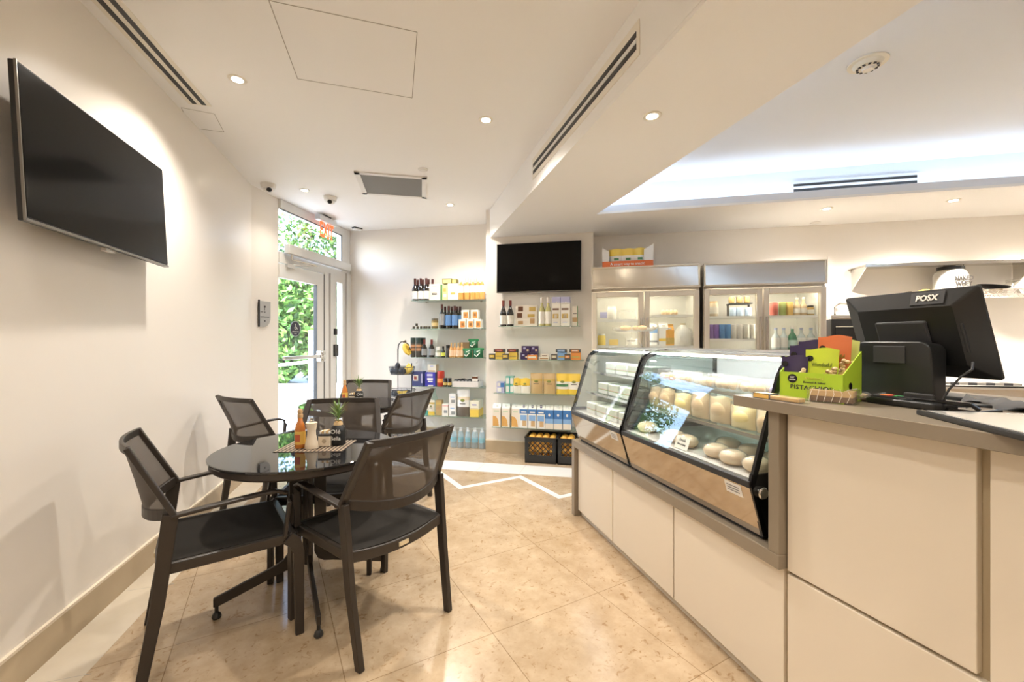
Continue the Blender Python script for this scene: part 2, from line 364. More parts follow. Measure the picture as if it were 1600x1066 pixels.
# return grille
g=[cpt(556,267),cpt(670,276),cpt(663,309),cpt(565,303)]
gx=(Vector(g[1])-Vector(g[0])); gc=sum((Vector(p) for p in g),Vector((0,0)))/4; gang=math.atan2(gx.y,gx.x); gw=gx.length; gh=abs(g[3][1]-g[0][1])
r=empty('return_grille',(gc.x,gc.y,ZC),gang,'rectangular grey louvred return grille in a white frame','air vent')
mb=MB().m(white_m)
for q in [(-gw/2,gw/2,-gh/2,-gh/2+.045),(-gw/2,gw/2,gh/2-.045,gh/2),(-gw/2,-gw/2+.045,-gh/2,gh/2),(gw/2-.045,gw/2,-gh/2,gh/2)]: mb.box(*q,-.012,.001)
mb.build('frame',r,0)
mb=MB().m(M('grille_grey',(.36,.36,.35),.5)); mb.box(-gw/2+.04,gw/2-.04,-gh/2+.04,gh/2-.04,-.003,.001)
k=-gh/2+.045
while k<gh/2-.05: mb.box(-gw/2+.045,gw/2-.045,k,k+.006,-.009,-.003); k+=.014
mb.build('louvre_core',r,0)
# sprinklers, detector, cameras
def sprk(px,py,z,label):
    x,y=cpt(px,py,z); tag(MB().m(white_m).lathe([(0,-.012),(.03,-.012),(.036,-.006),(.045,-.004),(.045,.001)],18).build('sprinkler_cover',loc=(x,y,z)),label,'sprinkler')
sprk(661,265,ZC,'small round sprinkler cover beyond the grey return grille'); sprk(1274,348,ZS,'small round sprinkler cover in the soffit above the fridges')
x,y=cpt(1356,98,ZC-.004); r=empty('smoke_detector',(x,y,ZC-.004),0,'round ivory smoke detector on the tray ceiling','smoke detector')
MB().m(M('ivory_plastic',(.80,.75,.62),.4)).lathe([(0,-.03),(.03,-.03),(.055,-.026),(.068,-.008),(.09,-.006),(.09,.001)],28).build('housing',r)
mb=MB().m(darkg)
for i in range(12):
    a_=i*PI/6; mb.T=Matrix.Rotation(a_,4,'Z'); mb.box(.040,.050,-.006,.006,-.032,-.027)
mb.T=None; mb.build('sensing_slots',r,0)
MB().m(trimw).lathe([(0,-.042),(.024,-.042),(.030,-.03)],20).build('sensor_cap',r)
def make_camd():
    r=empty('security_camera',(0,0,0))
    MB().m(white_m).lathe([(.045,-.045),(.06,-.042),(.068,-.0),(.066,.001)],22).build('housing',r)
    MB().m(white_m).ell((0,0,-.045),(.048,.048,.034),16,8).build('eyeball',r)
    MB().m(gloss_black).ell((.015,-.03,-.06),(.026,.024,.022),12,8).build('lens',r)
    return r
K=Kind(make_camd,'security camera')
x,y=cpt(419,288); K.put((x,y,ZC),.3,'white dome security camera at the top of the door pier')
x,y=cpt(516,308); K.put((x,y,ZC),-.2,'white dome security camera nearer the exit sign')
# ---------------------------------------------------------------- screens
def tv(label,loc,rz,w,h,th,tilt=0,gap=.05):
    r=empty('television',loc,rz,label,'television'); r.rotation_euler=(tilt,0,rz)
    MB().m(black).box(-w/2,w/2,0,th,-h/2,h/2).build('casing',r,bevel=.004)
    MB().m(M('screen_black',(.004,.004,.004),.12,spec=.15)).box(-w/2+.008,w/2-.008,-.003,.001,-h/2+.016,h/2-.008).build('screen',r,0)
    MB().m(M('bezel_silver',(.25,.24,.22),.25,.8)).box(-w/2,w/2,-.004,.004,-h/2,-h/2+.009).box(-w/2-.001,-w/2+.003,-.004,.004,-h/2,h/2).build('bezel_edge',r,0)
    MB().m(darkg).box(-.12,.12,th,th+gap,-.12,.12).build('wall_bracket',r,0)
    MB().m(white_m).box(-.035,.03,.01,.03,-h/2-.012,-h/2).build('sensor',r,0)
    return r
# left wall: local x runs away from the camera, screen faces the room
def lwp(px,off): k=(px-800)/F; Y=(-1.41+off)/(k+.273); return k*Y,Y
n0=Vector(lwp(31,.115)); n1_=Vector(lwp(258,.10)); md=(n0+n1_)/2; w=(n1_-n0).length; dd=n1_-n0
zt=(zat(92,n0.y)+zat(265,n1_.y))/2; zb=(zat(347,n0.y)+zat(416,n1_.y))/2
tv('large black flat screen mounted on the left wall',(md.x,md.y,(zt+zb)/2),math.atan2(dd.y,dd.x),w,zt-zb,.022,-.05,.06)
n0=Vector(onl(PRc-.06,PRs,776.5)); n1_=Vector(onl(PRc-.06,PRs,908)); md=(n0+n1_)/2
tv('smaller black flat screen on the pier above the wine shelf',(md.x,md.y,(2.378+1.825)/2),math.atan(PRs),(n1_-n0).length,.553,.04,-.02,.03)
# ---------------------------------------------------------------- entrance: door, transom, sidelight
td=Vector((.168,.986)); DO=Vector((-2.493,4.50)); DANG=math.atan2(.986,.168)
D=empty('door_1',(DO.x,DO.y,0),DANG); struct(D); D['label']='glazed aluminium exit door'; del D['label']
# local x = along wall (away), local y = outward (away from the room)
MB().m(alu).box(.632,.767,-.02,.025,.01,2.11).box(.0,.632,-.02,.025,1.96,2.11).box(.0,.632,-.02,.025,.01,.16).box(-.10,-.0,.0,.025,.01,2.11).build('stile_frame',D,0,.003)
MB().m(darkg).box(.625,.634,-.022,.02,.16,1.96).box(.770,.776,-.022,.02,0,2.11).build('gasket',D,0)
MB().m(glass).box(.0,.632,-.003,.003,.16,1.96).build('glass_pane',D,0)
mb=MB().m(steel); mb.box(.01,.62,-.075,-.04,1.075,1.115); mb.m(chrome).box(.62,.70,-.085,-.02,1.03,1.16)
pb=mb.build('panic_bar',D,0,.008)
MB().m(chrome).ell((.66,-.085,1.13),(.035,.02,.035)).ell((.66,-.085,1.06),(.03,.02,.03)).build('latch_cover',pb)
st=MB().m(M('decal_navy',(.03,.03,.05),.4)).m(M('decal_rim',(.35,.38,.42),.4)).m(_m['decal_navy'])
mb=MB(); mb.T=Matrix.Translation((.262,-.005,1.417))@Matrix.Rotation(PI/2,4,'X'); mb.m(_m['decal_rim']).lathe([(0,0),(.088,0),(.088,.001)],28).m(_m['decal_navy']).lathe([(0,.0012),(.078,.0012),(.078,.002)],28); dc=mb.build('round_decal',D,0)
mb=MB().m(white); mb.T=Matrix.Translation((.262,-.0082,1.43)); mb.ell((0,0,.038),(.007,.001,.007)); mb.tube([(0,0,.03),(.0,0,.008),(.018,0,.005),(.024,0,-.014),(.03,0,-.014)],.0035,6,(0,1,0))
mb.tube([(.014*math.cos(a_/10*PI*1.6+2.2)-.002,0,.014*math.sin(a_/10*PI*1.6+2.2)-.004) for a_ in range(11)],.0028,6,(0,1,0)); mb.build('wheelchair_symbol',dc,0)
text('AUTOMATIC DOOR',.016,white,dc,(.262,-.008,1.385),width=.11); text('PUSH',.013,white,dc,(.262,-.008,1.362),width=.04)
Wn=empty('window_1',(DO.x,DO.y,0),DANG); struct(Wn)
MB().m(alu).box(.0,1.349,-.03,.05,2.694,ZC-.001).box(1.152,1.349,-.03,.05,2.2,2.694).box(.0,1.349,-.02,.05,2.12,2.24).build('window_frame',Wn,0,.003)
MB().m(darkg).box(.0,1.152,-.031,-.02,2.685,2.694).box(1.145,1.153,-.031,-.02,2.32,2.69).build('gasket',Wn,0)
MB().m(glass).box(.0,1.152,0,.006,2.2,2.694).build('glass_pane',Wn,0)
W2=empty('window_2',(DO.x,DO.y,0),DANG); struct(W2)
MB().m(alu).box(.776,.86,-.03,.05,0,2.14).box(.88,.93,-.045,.05,0,2.14).box(.93,1.02,-.03,.05,0,2.14).box(1.165,1.23,-.03,.05,0,2.14).box(1.25,1.349,-.05,.05,0,2.2).box(1.02,1.17,-.03,.05,2.05,2.14).box(1.02,1.17,-.03,.05,0,.1).box(.86,1.25,.0,.03,2.10,2.2).box(1.225,1.255,.0,.05,0,2.2).box(.85,.89,0,.05,0,2.14).build('window_frame',W2,0,.003)
MB().m(glass).box(1.02,1.17,0,.006,.1,2.05).build('glass_pane',W2,0)
MB().m(darkg).box(1.015,1.022,-.031,-.02,.1,2.05).build('gasket',W2,0)
for z,hh,ww in ((1.40,.08,.05),(1.16,.15,.085)):
    tag(MB().m(darkg).box(-ww/2,ww/2,-.03,0,-hh/2,hh/2).build('wall_switch' if hh<.1 else 'card_reader',bevel=.004,loc=(DO.x+td.x*.985+td.y*.03,DO.y+td.y*.985-td.x*.03,z),rz=DANG),'small dark switch on the door jamb' if hh<.1 else 'black card reader box on the door jamb below the switch','switch')
op=empty('door_operator',(DO.x,DO.y,0),DANG,'long silver automatic door operator box above the exit door','door operator')
MB().m(M('operator_grey',(.70,.69,.66),.3,.3)).box(.05,1.27,-.095,-.03,2.225,2.325).build('casing',op,bevel=.004)
mb=MB().m(steel); mb.tube([(.12,-.07,2.225),(.12,-.07,2.16)],.012); mb.bar([(.12,-.07,2.165),(.5,-.11,2.165)],.02,.01); mb.bar([(.5,-.11,2.16),(.16,-.04,2.12)],.02,.01); mb.box(.08,.2,-.05,-.02,2.08,2.12); mb.build('closer_arm',op)
text('stanley',.018,darkg,op,(1.2,-.131,2.27)) if False else None
# exit sign
ex,ey=cpt(510,338); r=empty('exit_sign',(ex,ey,ZC),DANG,'clear hanging EXIT sign with orange red letters','sign')
MB().m(darkg).box(-.07,.07,-.02,.02,-.03,0).build('canopy',r,0)
MB().m(M('sign_silver',(.62,.62,.62),.3,.6)).box(-.17,.17,-.035,.035,-.085,-.02).build('housing',r,bevel=.006)
MB().m(glassy('acrylic',(.98,1,1),.02,1.3)).box(-.16,.16,-.003,.003,-.29,-.08).build('acrylic_plate',r,0)
text('EXIT',.25,M('exit_red',(.95,.13,.03),.5,emit=.6),r,(0,-.005,-.19),width=.27,bold=.006)
ex,ey=cpt(558,356); tag(MB().m(darkg).box(-.06,.06,-.035,.035,-.012,0).m(alu).box(-.055,.06,-.03,.04,-.03,-.012).build('motion_sensor',bevel=.004,loc=(ex,ey,ZC),rz=.9),'small grey motion sensor on the ceiling beside the exit sign','sensor')
# sign on door pier
k=(413-800)/F; t0=(413-394)/(435-394)
sx,sy=A1[0]+(A2[0]-A1[0])*.42+.008,A1[1]+(A2[1]-A1[1])*.42
r=empty('wall_plaque',(sx,sy,zat(491,sy)),math.atan2(A2[1]-A1[1],A2[0]-A1[0]),'small grey wall plaque with curved corner beside the exit door','sign')
mb=MB().m(M('plaque_grey',(.50,.50,.49),.35,.4)); pts=[(-.085,-.13),(-.01,-.13)]+[(-.01+.1*math.sin(a_*PI/16),-.03-.1*math.cos(a_*PI/16)) for a_ in range(1,9)]+[(.09,.13),(-.085,.13)]; mb.prism_y(pts,-.006,0); mb.build('plate',r,0)
MB().m(darkg).box(-.09,-.085,-.016,0,-.13,.14).build('edge_strip',r,0)
text('RESTROOMS',.016,darkg,r,(.0,-.008,-.03),width=.13); text('PATIO',.014,darkg,r,(-.045,-.008,.02),width=.04)
mb=MB().m(darkg); mb.ell((.0,-.008,.075),(.014,.001,.01)); mb.box(-.002,.002,-.008,-.006,.04,.07); mb.ell((.0,-.008,.02),(.007,.001,.009)); mb.ell((-.0,-.008,-.07),(.01,.001,.008)); mb.build('symbol',r,0)
# ---------------------------------------------------------------- outdoors
paving=noisy('outdoor_paving',(.28,.28,.27),(.33,.33,.32),4,.6)
mb=MB().m(paving); mb.prism([(-16,3.0),(-2.62,3.0),(-2.5,4.5),(-2.27,5.95),(2,5.95),(2,16),(-16,16)],-.14,-.02); struct(mb.build('ground',smooth=0)).name='floor_outdoor'
leafA=M('leaf_green',(.085,.20,.035),.5,trans=0); leafB=M('leaf_bright',(.19,.33,.07),.5); leafC=M('leaf_dark',(.03,.085,.02),.5); bark=M('bark',(.12,.09,.06),.8)
def leaves(mb,n,c,r,size,fill=False):
    for i in range(n):
        while True:
            p=Vector((R.uniform(-1,1),R.uniform(-1,1),R.uniform(-1,1)))
            if (.45 if not fill else 0)<p.length<1: break
        q=Vector((c[0]+p.x*r[0],c[1]+p.y*r[1],c[2]+p.z*r[2])); 
        a=Vector((R.gauss(0,1),R.gauss(0,1),R.gauss(0,1))).normalized()*size*R.uniform(.6,1.2); b=a.cross(Vector((R.gauss(0,1),R.gauss(0,1),R.gauss(0,1)))).normalized()*size*.45
        mb.m(R.choice((leafA,leafA,leafB,leafB,leafC)))
        mb.add([q-a,q+b,q+a,q-b],[(0,1,2,3)])
def shrub(label,x,y,rx,ry,h,n,size,name='shrub',cat='shrub'):
    r=empty(name,(x,y,-.02),0,label,cat,'plants outside the door')
    mb=MB().m(leafA); leaves(mb,n,(0,0,h*.5),(rx,ry,h*.5),size,True); mb.build('foliage',r,0)
    mb=MB().m(bark)
    for i in range(5): mb.tube([(R.uniform(-.1,.1),R.uniform(-.1,.1),0),(R.uniform(-.4,.4)*rx,R.uniform(-.4,.4)*ry,h*.6)],.02,6)
    mb.build('stem',r)
def tree(label,x,y,h,rad,n):
    r=empty('tree',(x,y,-.02),0,label,'tree','plants outside the door')
    mb=MB().m(bark); mb.tube([(0,0,0),(.1,.05,h*.3),(-.05,.1,h*.6),(.05,0,h*.85)],.11,8)
    for i in range(6):
        a_=i*1.1; mb.tube([(0,0,h*(.35+.05*i)),(math.cos(a_)*rad*.7,math.sin(a_)*rad*.7,h*(.55+.06*i))],.035,6)
    mb.build('trunk',r)
    mb=MB().m(leafA); 
    for i in range(7):
        a_=i*.9; leaves(mb,n//7,(math.cos(a_)*rad*.55,math.sin(a_)*rad*.55,h*(.5+.07*i)),(rad*.65,rad*.65,rad*.5),.10)
    mb.build('crown',r,0)
hp=[(-9.6,11.6),(-8.2,12.2),(-6.8,12.0),(-5.6,12.6),(-4.3,12.4)]
shr=['low shrub at the left outside the glass door','bushy shrub behind the white railing','rounded shrub beyond the door glass centre','leafy shrub near the sidelight glass','green shrub right of the sidelight']
for (x,y),lb in zip(hp,shr): shrub(lb,x,y,1.0,.8,3.0,3200,.13)
for (x,y),lb in zip([(-10.8,13.3),(-9.0,13.6),(-7.4,13.6),(-6.0,14.0),(-4.6,13.9)],['tall hedge shrub at the far left of the back row outside','tall hedge shrub second in the back row outside','tall hedge shrub in the middle of the back row outside','tall hedge shrub fourth in the back row outside','tall hedge shrub at the right of the back row outside']): shrub(lb,x,y,1.0,.7,4.0,3600,.14)
tree('tall leafy tree seen through the door glass',-8.4,14.0,5.6,2.3,7000); tree('broad tree seen through the transom glass',-5.0,15.4,6.2,2.4,7000); tree('leafy tree outside beyond the railing end',-11.9,15.4,5.6,2.2,5000)
mb=MB().m(M('curb_white',(.75,.74,.71),.6)); mb.prism([(-13,10.1),(-2,11.3),(-2,11.5),(-13,10.3)],-.02,.16); tag(mb.build('kerb',smooth=0),'long white kerb at the foot of the outdoor shrubs','kerb')
r=empty('railing',(0,0,0),0,'white metal handrail outside the glass door','railing')
MB().m(white).bar([(-7.5,9.2,.48),(-4.1,8.6,.86)],.05,.06).build('rail',r,0)
def post(x,y): MB().m(white).box(x-.035,x+.035,y-.035,y+.035,-.02,1.5 if x>-5 else .8).build('post',r,0)
post(-4.1,8.6); post(-6.2,8.95)
# ---------------------------------------------------------------- chairs
def make_chair():
    r=empty('armchair',(0,0,0))
    zj,zt=.622,.885; xj,xt=-.165,-.30; wj,wt=.25,.215
    for s in (-1,1):
        # rear leg (tapered, splayed back) and front leg
        f=lambda t_,a0,a1,b0:[(-b0,-(a0+(a1-a0)*t_)/2),(b0,-(a0+(a1-a0)*t_)/2),(b0,(a0+(a1-a0)*t_)/2),(-b0,(a0+(a1-a0)*t_)/2)]
        MB().m(brown).sweep([(-.265,s*.232,0),(-.215,s*.244,.3),(xj-.012,s*wj,zj+.01)],lambda t_:f(t_,.036,.052,.0125),up=(1,0,0)).build('leg',r,0,.004)
        MB().m(brown).sweep([(.262,s*.25,0),(.258,s*.25,.36),(.245,s*.25,.405),(.215,s*.25,.432)],lambda t_:f(min(1,t_*1.5),.034,.052,.0125),up=(1,0,0)).build('leg',r,0,.004)
        pts=[(xj-.01,s*wj,zj+.0),(-.05,s*(wj+.006),zj+.012),(.10,s*(wj+.006),zj+.022),(.17,s*wj,zj+.022),(.212,s*wj,zj+.005),(.222,s*wj,zj-.035),(.205,s*wj,.44)]
        MB().m(brown).sweep(pts,lambda t_:[(-.019+.007*abs(t_-.3),-.007),(.019-.007*abs(t_-.3),-.007),(.019-.007*abs(t_-.3),.007),(-.019+.007*abs(t_-.3),.007)],up=(-.5,0,1)).build('armrest',r,0,.004)
    # seat frame
    rear=[(-.205-.018*(1-(y/.235)**2),y,.425-.022*(1-(y/.235)**2)) for y in [(-.235+.47*i/10) for i in range(11)]]
    mb=MB().m(brown)
    for s in (-1,1): mb.bar([(-.205,s*.238,.425),(.225,s*.238,.425)],.022,.042)
    mb.bar(rear,.018,.045); mb.bar([(.235,-.235,.425),(.235,.235,.425)],.03,.04); mb.build('seat_frame',r,0,.005)
    # seat sling
    vs=[];fs=[];nx,ny=12,10
    for i in range(nx+1):
        for j in range(ny+1):
            u=i/nx; y=-.228+.456*j/ny; q=1-(y/.228)**2; x0=-.205-.018*q; x=x0+(.262-x0)*u
            z=.447-.018*q*max(math.sin(PI*min(1,u*1.02)),(1-u)*.9)-(.03*max(0,(u-.9)/.1)**2)
            vs.append((x,y,z))
    for k_ in (0,1):
        pass
    top=list(vs); bot=[(x,y,z-.012) for x,y,z in vs]; N=len(top)
    for i in range(nx):
        for j in range(ny):
            a=i*(ny+1)+j; fs.append((a,a+1,a+ny+2,a+ny+1)); fs.append((N+a,N+a+ny+1,N+a+ny+2,N+a+1))
    for i in range(nx):
        for j in (0,ny): a=i*(ny+1)+j; fs.append((a,a+ny+1,N+a+ny+1,N+a))
    for j in range(ny):
        for i in (0,nx): a=i*(ny+1)+j; fs.append((a,a+1,N+a+1,N+a))
    MB().m(brown2).add(top+bot,fs).build('seat',r,60)
    # backrest: curved sling in a curved frame
    def bp(u,v_):  # u -1..1, v 0..1
        w=wj+(wt-wj)*v_; q=1-u*u; bulge=.10*(1-v_)+.035*v_; dip=-.035*(1-v_)**2
        return (xj+(xt-xj)*v_-bulge*q, u*w, zj+(zt-zj)*v_+dip*q)
    nu,nv=16,8; vs=[bp(-1+2*i/nu,j/nv) for j in range(nv+1) for i in range(nu+1)]
    fs=[(j*(nu+1)+i,j*(nu+1)+i+1,(j+1)*(nu+1)+i+1,(j+1)*(nu+1)+i) for j in range(nv) for i in range(nu)]
    MB().m(mesh_m).add(vs,fs).build('backrest',r,60)
    loop=[bp(-1+2*i/16,0) for i in range(17)]+[bp(1,j/5) for j in range(1,6)]+[bp(1-2*i/16,1) for i in range(1,17)]+[bp(-1,1-j/5) for j in range(1,5)]
    mb=MB().m(brown)
    mb.bar([bp(-1+2*i/16,.03) for i in range(17)],.016,.042); mb.bar([bp(-1+2*i/16,.98) for i in range(17)],.014,.032)
    for s in (-1,1): mb.bar([bp(s,j/5*1.04-.02) for j in range(6)],.032,.02,up=(1,0,.3))
    mb.build('back_frame',r,0,.004)
    MB().m(M('tag_metal',(.75,.68,.5),.3,.6)).box(-.236,-.231,-.025,.025,.394,.412).build('maker_tag',r,0)
    return r
K=Kind(make_chair,'chair','armchairs around the two glass tables')
K.put((-1.29,1.885,0),math.radians(37.5),'dark mesh-back armchair in the left foreground, side-on, nearest the left wall')
K.put((-.655,1.98,0),math.radians(142),'dark mesh-back armchair in the centre foreground, its back to the camera')
K.put((-1.075,2.53,0),math.radians(-80),'dark mesh-back armchair facing the camera behind the near glass table')
K.put((-1.77,3.17,0),math.radians(60),'dark mesh-back armchair turned away between left wall and near table')
K.put((-1.43,3.87,0),math.radians(-92),'farthest dark armchair, facing the camera behind the far glass table')
K.put((-1.01,3.37,0),math.radians(157),'dark armchair with its back to the shelves at the far table')
# ---------------------------------------------------------------- tables
top_glass=M('black_glass_top',(.010,.010,.011),.025,spec=.9)
def make_table():
    r=empty('round_table',(0,0,0))
    MB().m(top_glass).lathe([(0,.728),(.420,.728),(.422,.731),(.422,.738),(.419,.740),(0,.740)],64).build('glass_top',r,30)
    MB().m(brown).lathe([(.36,.694),(.405,.694),(.414,.702),(.414,.728),(.36,.728),(.36,.694)],64).build('rim',r,30)
    mb=MB().m(brown); mb.lathe([(.15,.715),(.15,.728)],24); mb.lathe([(.024,.15),(.024,.72)],12)
    for i in range(4):
        mb.T=Matrix.Rotation(math.radians(90*i+32),4,'Z'); mb.box(.03,.085,-.007,.007,.24,.72); mb.box(.02,.34,-.012,.012,.70,.727)
    mb.T=None; mb.build('column',r,0,.003)
    for i in range(4):
        a_=math.radians(90*i+32); mb=MB().m(brown); mb.T=Matrix.Rotation(a_,4,'Z')
        o=[(.03,.26),(.03,.20),(.045,.165),(.075,.145),(.12,.135),(.375,.055),(.395,.055),(.395,.095),(.15,.175),(.11,.195),(.088,.225),(.085,.26)]
        n_=len(o)
        mb.add([(x,-.009,z) for x,z in o]+[(x,.009,z) for x,z in o],[tuple(range(n_)),tuple(range(n_,2*n_))[::-1]]+[(k,(k+1)%n_,n_+(k+1)%n_,n_+k) for k in range(n_)])
        lg=mb.build('leg',r,0,.003)
        mb=MB().m(black); mb.T=Matrix.Rotation(a_,4,'Z')@Matrix.Translation((.382,0,0)); mb.lathe([(.016,0),(.02,.008),(.016,.022),(.008,.03),(.008,.06)],12); mb.build('foot',lg)
    return r
K=Kind(make_table,'table','round black glass tables')
K.put((-1.04,2.15,0),0,'round black glass table in the foreground with four chairs round it')
K.put((-1.38,3.65,0),math.radians(20),'round black glass table farther back near the exit door')
# placemat
r=empty('placemat',(-1.0,2.165,.7402),math.radians(3),'brown slatted placemat on the near glass table','placemat')
mb=MB().m(M('mat_brown',(.05,.035,.025),.6)); mb.box(-.165,.165,-.115,.115,0,.0015); mb.m(M('mat_slat',(.35,.27,.19),.6))
for i in range(17): x=-.16+i*.0195; mb.add([(x-.0,-.114,.0017),(x+.009,-.114,.0017),(x+.009,.114,.0017),(x,.114,.0017),(x-.0,-.114,.003),(x+.009,-.114,.003),(x+.009,.114,.003),(x,.114,.003)],[(0,3,2,1),(4,5,6,7),(0,1,5,4),(1,2,6,5),(2,3,7,6),(3,0,4,7)])
o=mb.build('woven_slats',r,0)
orange_l=M('sauce_orange',(.62,.20,.03),.2,coat=.6); cork=M('wood_cork',(.62,.40,.20),.6); sun.energy=3.0
cream=M('cream_wood',(.78,.66,.50),.4); lab_y=M('label_yellow',(.80,.50,.10),.5)
def make_sauce():
    r=empty('hot_sauce_bottle',(0,0,0))
    MB().m(orange_l).lathe([(.022,0),(.025,.004),(.025,.09),(.021,.115),(.012,.135),(.011,.16),(.0,.16)],20).build('glass_body',r)
    MB().m(lab_y).lathe([(.0256,.02),(.0256,.085)],20).m(M('label_red',(.55,.12,.05),.5)).box(-.012,.012,-.0268,-.024,.035,.07).build('front_label',r)
    MB().m(cork).lathe([(.0,.15),(.012,.15),(.0135,.155),(.0135,.168),(.010,.172),(.013,.18),(.010,.193),(0,.196)],16).build('stopper',r)
    return r
KS=Kind(make_sauce,'bottle','hot sauce bottles on the tables'); KS.put((-1.065,2.12,.7435),0,'orange hot sauce bottle with round wooden stopper on the near table'); KS.put((-1.478,3.73,.740),0,'orange hot sauce bottle on the far table')
r=empty('pepper_mill',(-1.005,2.115,.7435),0,'tall cream pepper mill beside the near sauce bottle','pepper mill')
MB().m(cream).lathe([(.031,0),(.033,.004),(.030,.025),(.021,.065),(.020,.085),(.026,.118),(.027,.128),(0,.128)],20).build('body',r)
MB().m(chrome).lathe([(.012,.128),(.012,.134),(.006,.137),(.008,.146),(.004,.152),(0,.153)],12).build('knob',r)
def make_caddy():
    r=empty('sugar_caddy',(0,0,0))
    MB().m(M('caddy_cream',(.72,.62,.48),.5)).box(-.03,.03,-.025,.025,0,.055).m(darkg).box(-.031,.031,-.026,.026,.052,.064).build('box',r,0,.003)
    _c=MB().m(M('crest',(.45,.36,.25),.6)).lathe([(0,0),(.011,0),(.011,.001)],14)
    c=_c.build('crest',r); c.location=(0,-.026,.028); c.rotation_euler=(PI/2,0,0)
    mb=MB().m(M('sugar_packet',(.72,.50,.26),.6))
    for i in range(5): mb.m(_m['sugar_packet'] if i%2 else paper); mb.box(-.026+i*.011,-.018+i*.011,-.015,.018,.03,.072+R.uniform(0,.012))
    mb.build('sugar_packets',r,0)
    return r
KC=Kind(make_caddy,'caddy','sugar caddies on the tables'); KC.put((-.955,2.165,.7435),.05,'small cream sugar caddy between mill and black vase'); KC.put((-1.415,3.75,.740),.1,'small dark sugar caddy on the far table')
chalk=M('chalk',(.75,.74,.70),.8)
def make_vase():
    r=empty('bottle_vase',(0,0,0))
    MB().m(M('chalkboard_black',(.012,.012,.012),.5)).lathe([(.034,0),(.037,.004),(.037,.075),(.033,.092),(.018,.108)],22).m(glassy('vase_neck_glass',(.95,.9,.8),0,1.45,.25,(.6,.45,.25))).lathe([(.018,.108),(.0165,.112),(.0165,.128),(.019,.131)],16).build('bottle',r)
    MB().m(M('twine',(.60,.42,.22),.8)).lathe([(.0,.094),(.026,.094),(.022,.108),(.019,.118),(0,.119)],16).build('twine_wrap',r)
    mb=MB(); 
    gl=(M('plant_green',(.13,.24,.06),.5),M('plant_light',(.28,.38,.12),.5))
    for i in range(46):
        a_=R.uniform(0,2*PI); e=R.uniform(.15,1.0); L_=R.uniform(.05,.09); b0=Vector((0,0,.125+.05*R.random()))
        d=Vector((math.cos(a_)*e,math.sin(a_)*e,R.uniform(.5,1.1))).normalized(); sd=d.cross(Vector((0,0,1))).normalized()*.0035
        mid=b0+d*L_*.55; tip=b0+d*L_+Vector((0,0,-.012*e)); mb.m(gl[i%2]); mb.add([b0,mid-sd,tip,mid+sd],[(0,1,2,3)])
    for i in range(4): mb.m(gl[0]).tube([(0,0,.10),(.006*math.cos(i*1.6),.006*math.sin(i*1.6),.175)],.002,5)
    mb.build('plant',r,0)
    for tx,zz,s_ in (('Olé',.072,.030),('Bella',.038,.028)): text(tx,s_,chalk,r,(0,-.0375,zz),ext=.0012,width=.052)
    return r
KV=Kind(make_vase,'vase','black bottle vases on the tables'); KV.put((-.902,2.19,.7435),0,'black chalk-lettered bottle vase with a green sprig, near table'); KV.put((-1.35,3.72,.740),.5,'black bottle vase with a green sprig, far table')
# ---------------------------------------------------------------- counter
CO=(1.317,0,0); CA=math.atan2(.2607,.9654)
ct=empty('display_counter',CO,CA,'long ivory counter run with taupe stone deck under the display cases','counter')
MB().m(panel).box(.018,.62,1.485,3.22,.045,.505).m(M('plinth',(.66,.60,.50),.5)).box(.028,.6,1.485,3.2,0,.05).build('carcass',ct,0)
for y0,y1 in ((1.491,2.082),(2.092,2.674),(2.684,3.19)): MB().m(panel).box(-.002,.019,y0,y1,.048,.503).build('door',ct,0,.002)
mb=MB().m(stone); mb.box(-.03,.66,1.483,3.245,.505,.555); mb.box(-.03,.66,3.198,3.245,0,.506); ds=mb.build('stone_deck',ct,0,.003)
for y in (1.486,2.087,2.679): MB().m(panel_gap).box(.012,.0195,y-.006,y+.006,.048,.503).build('shadow_gap',ct,0)
MB().m(stone).box(-.03,.62,1.483,1.527,.555,1.041).build('stone_end_panel',ct,0,.003)
NO=(.930,1.430,0); NA=math.atan2(.317,.9486)
nc=empty('checkout_counter',NO,NA,'tall ivory checkout counter with a taupe worktop at the right','counter')
MB().m(panel).box(.03,.70,-3.3,-.0,.045,1.039).build('carcass',nc,0)
for y0,y1,z0,z1 in ((-.474,-.004,.504,1.038),(-1.2,-.496,.504,1.038),(-1.95,-1.21,.504,1.038),(-2.7,-1.96,.504,1.038),(-.80,-.004,.05,.492),(-1.6,-.81,.05,.492),(-2.4,-1.61,.05,.492)): MB().m(panel).box(0,.03,y0,y1,z0,z1).build('panel',nc,0,.002)
MB().m(panel_gap).box(.022,.0305,-3.2,-.004,.488,.508).box(.020,.0305,-.50,-.47,.504,1.038).build('shadow_gap',nc,0)
def w2n(b,a):
    x,y=(CO[0]+b*math.cos(CA)-a*math.sin(CA)-NO[0], b*math.sin(CA)+a*math.cos(CA)-NO[1]); return (x*math.cos(NA)+y*math.sin(NA),-x*math.sin(NA)+y*math.cos(NA))
MB().m(stone).prism([(-.05,-3.3),(.90,-3.3),w2n(.86,1.570),w2n(.022,1.570),w2n(.022,1.650),(-.05,.173)],1.040,1.0786).build('worktop',nc,0,.002)
ZW=1.0786
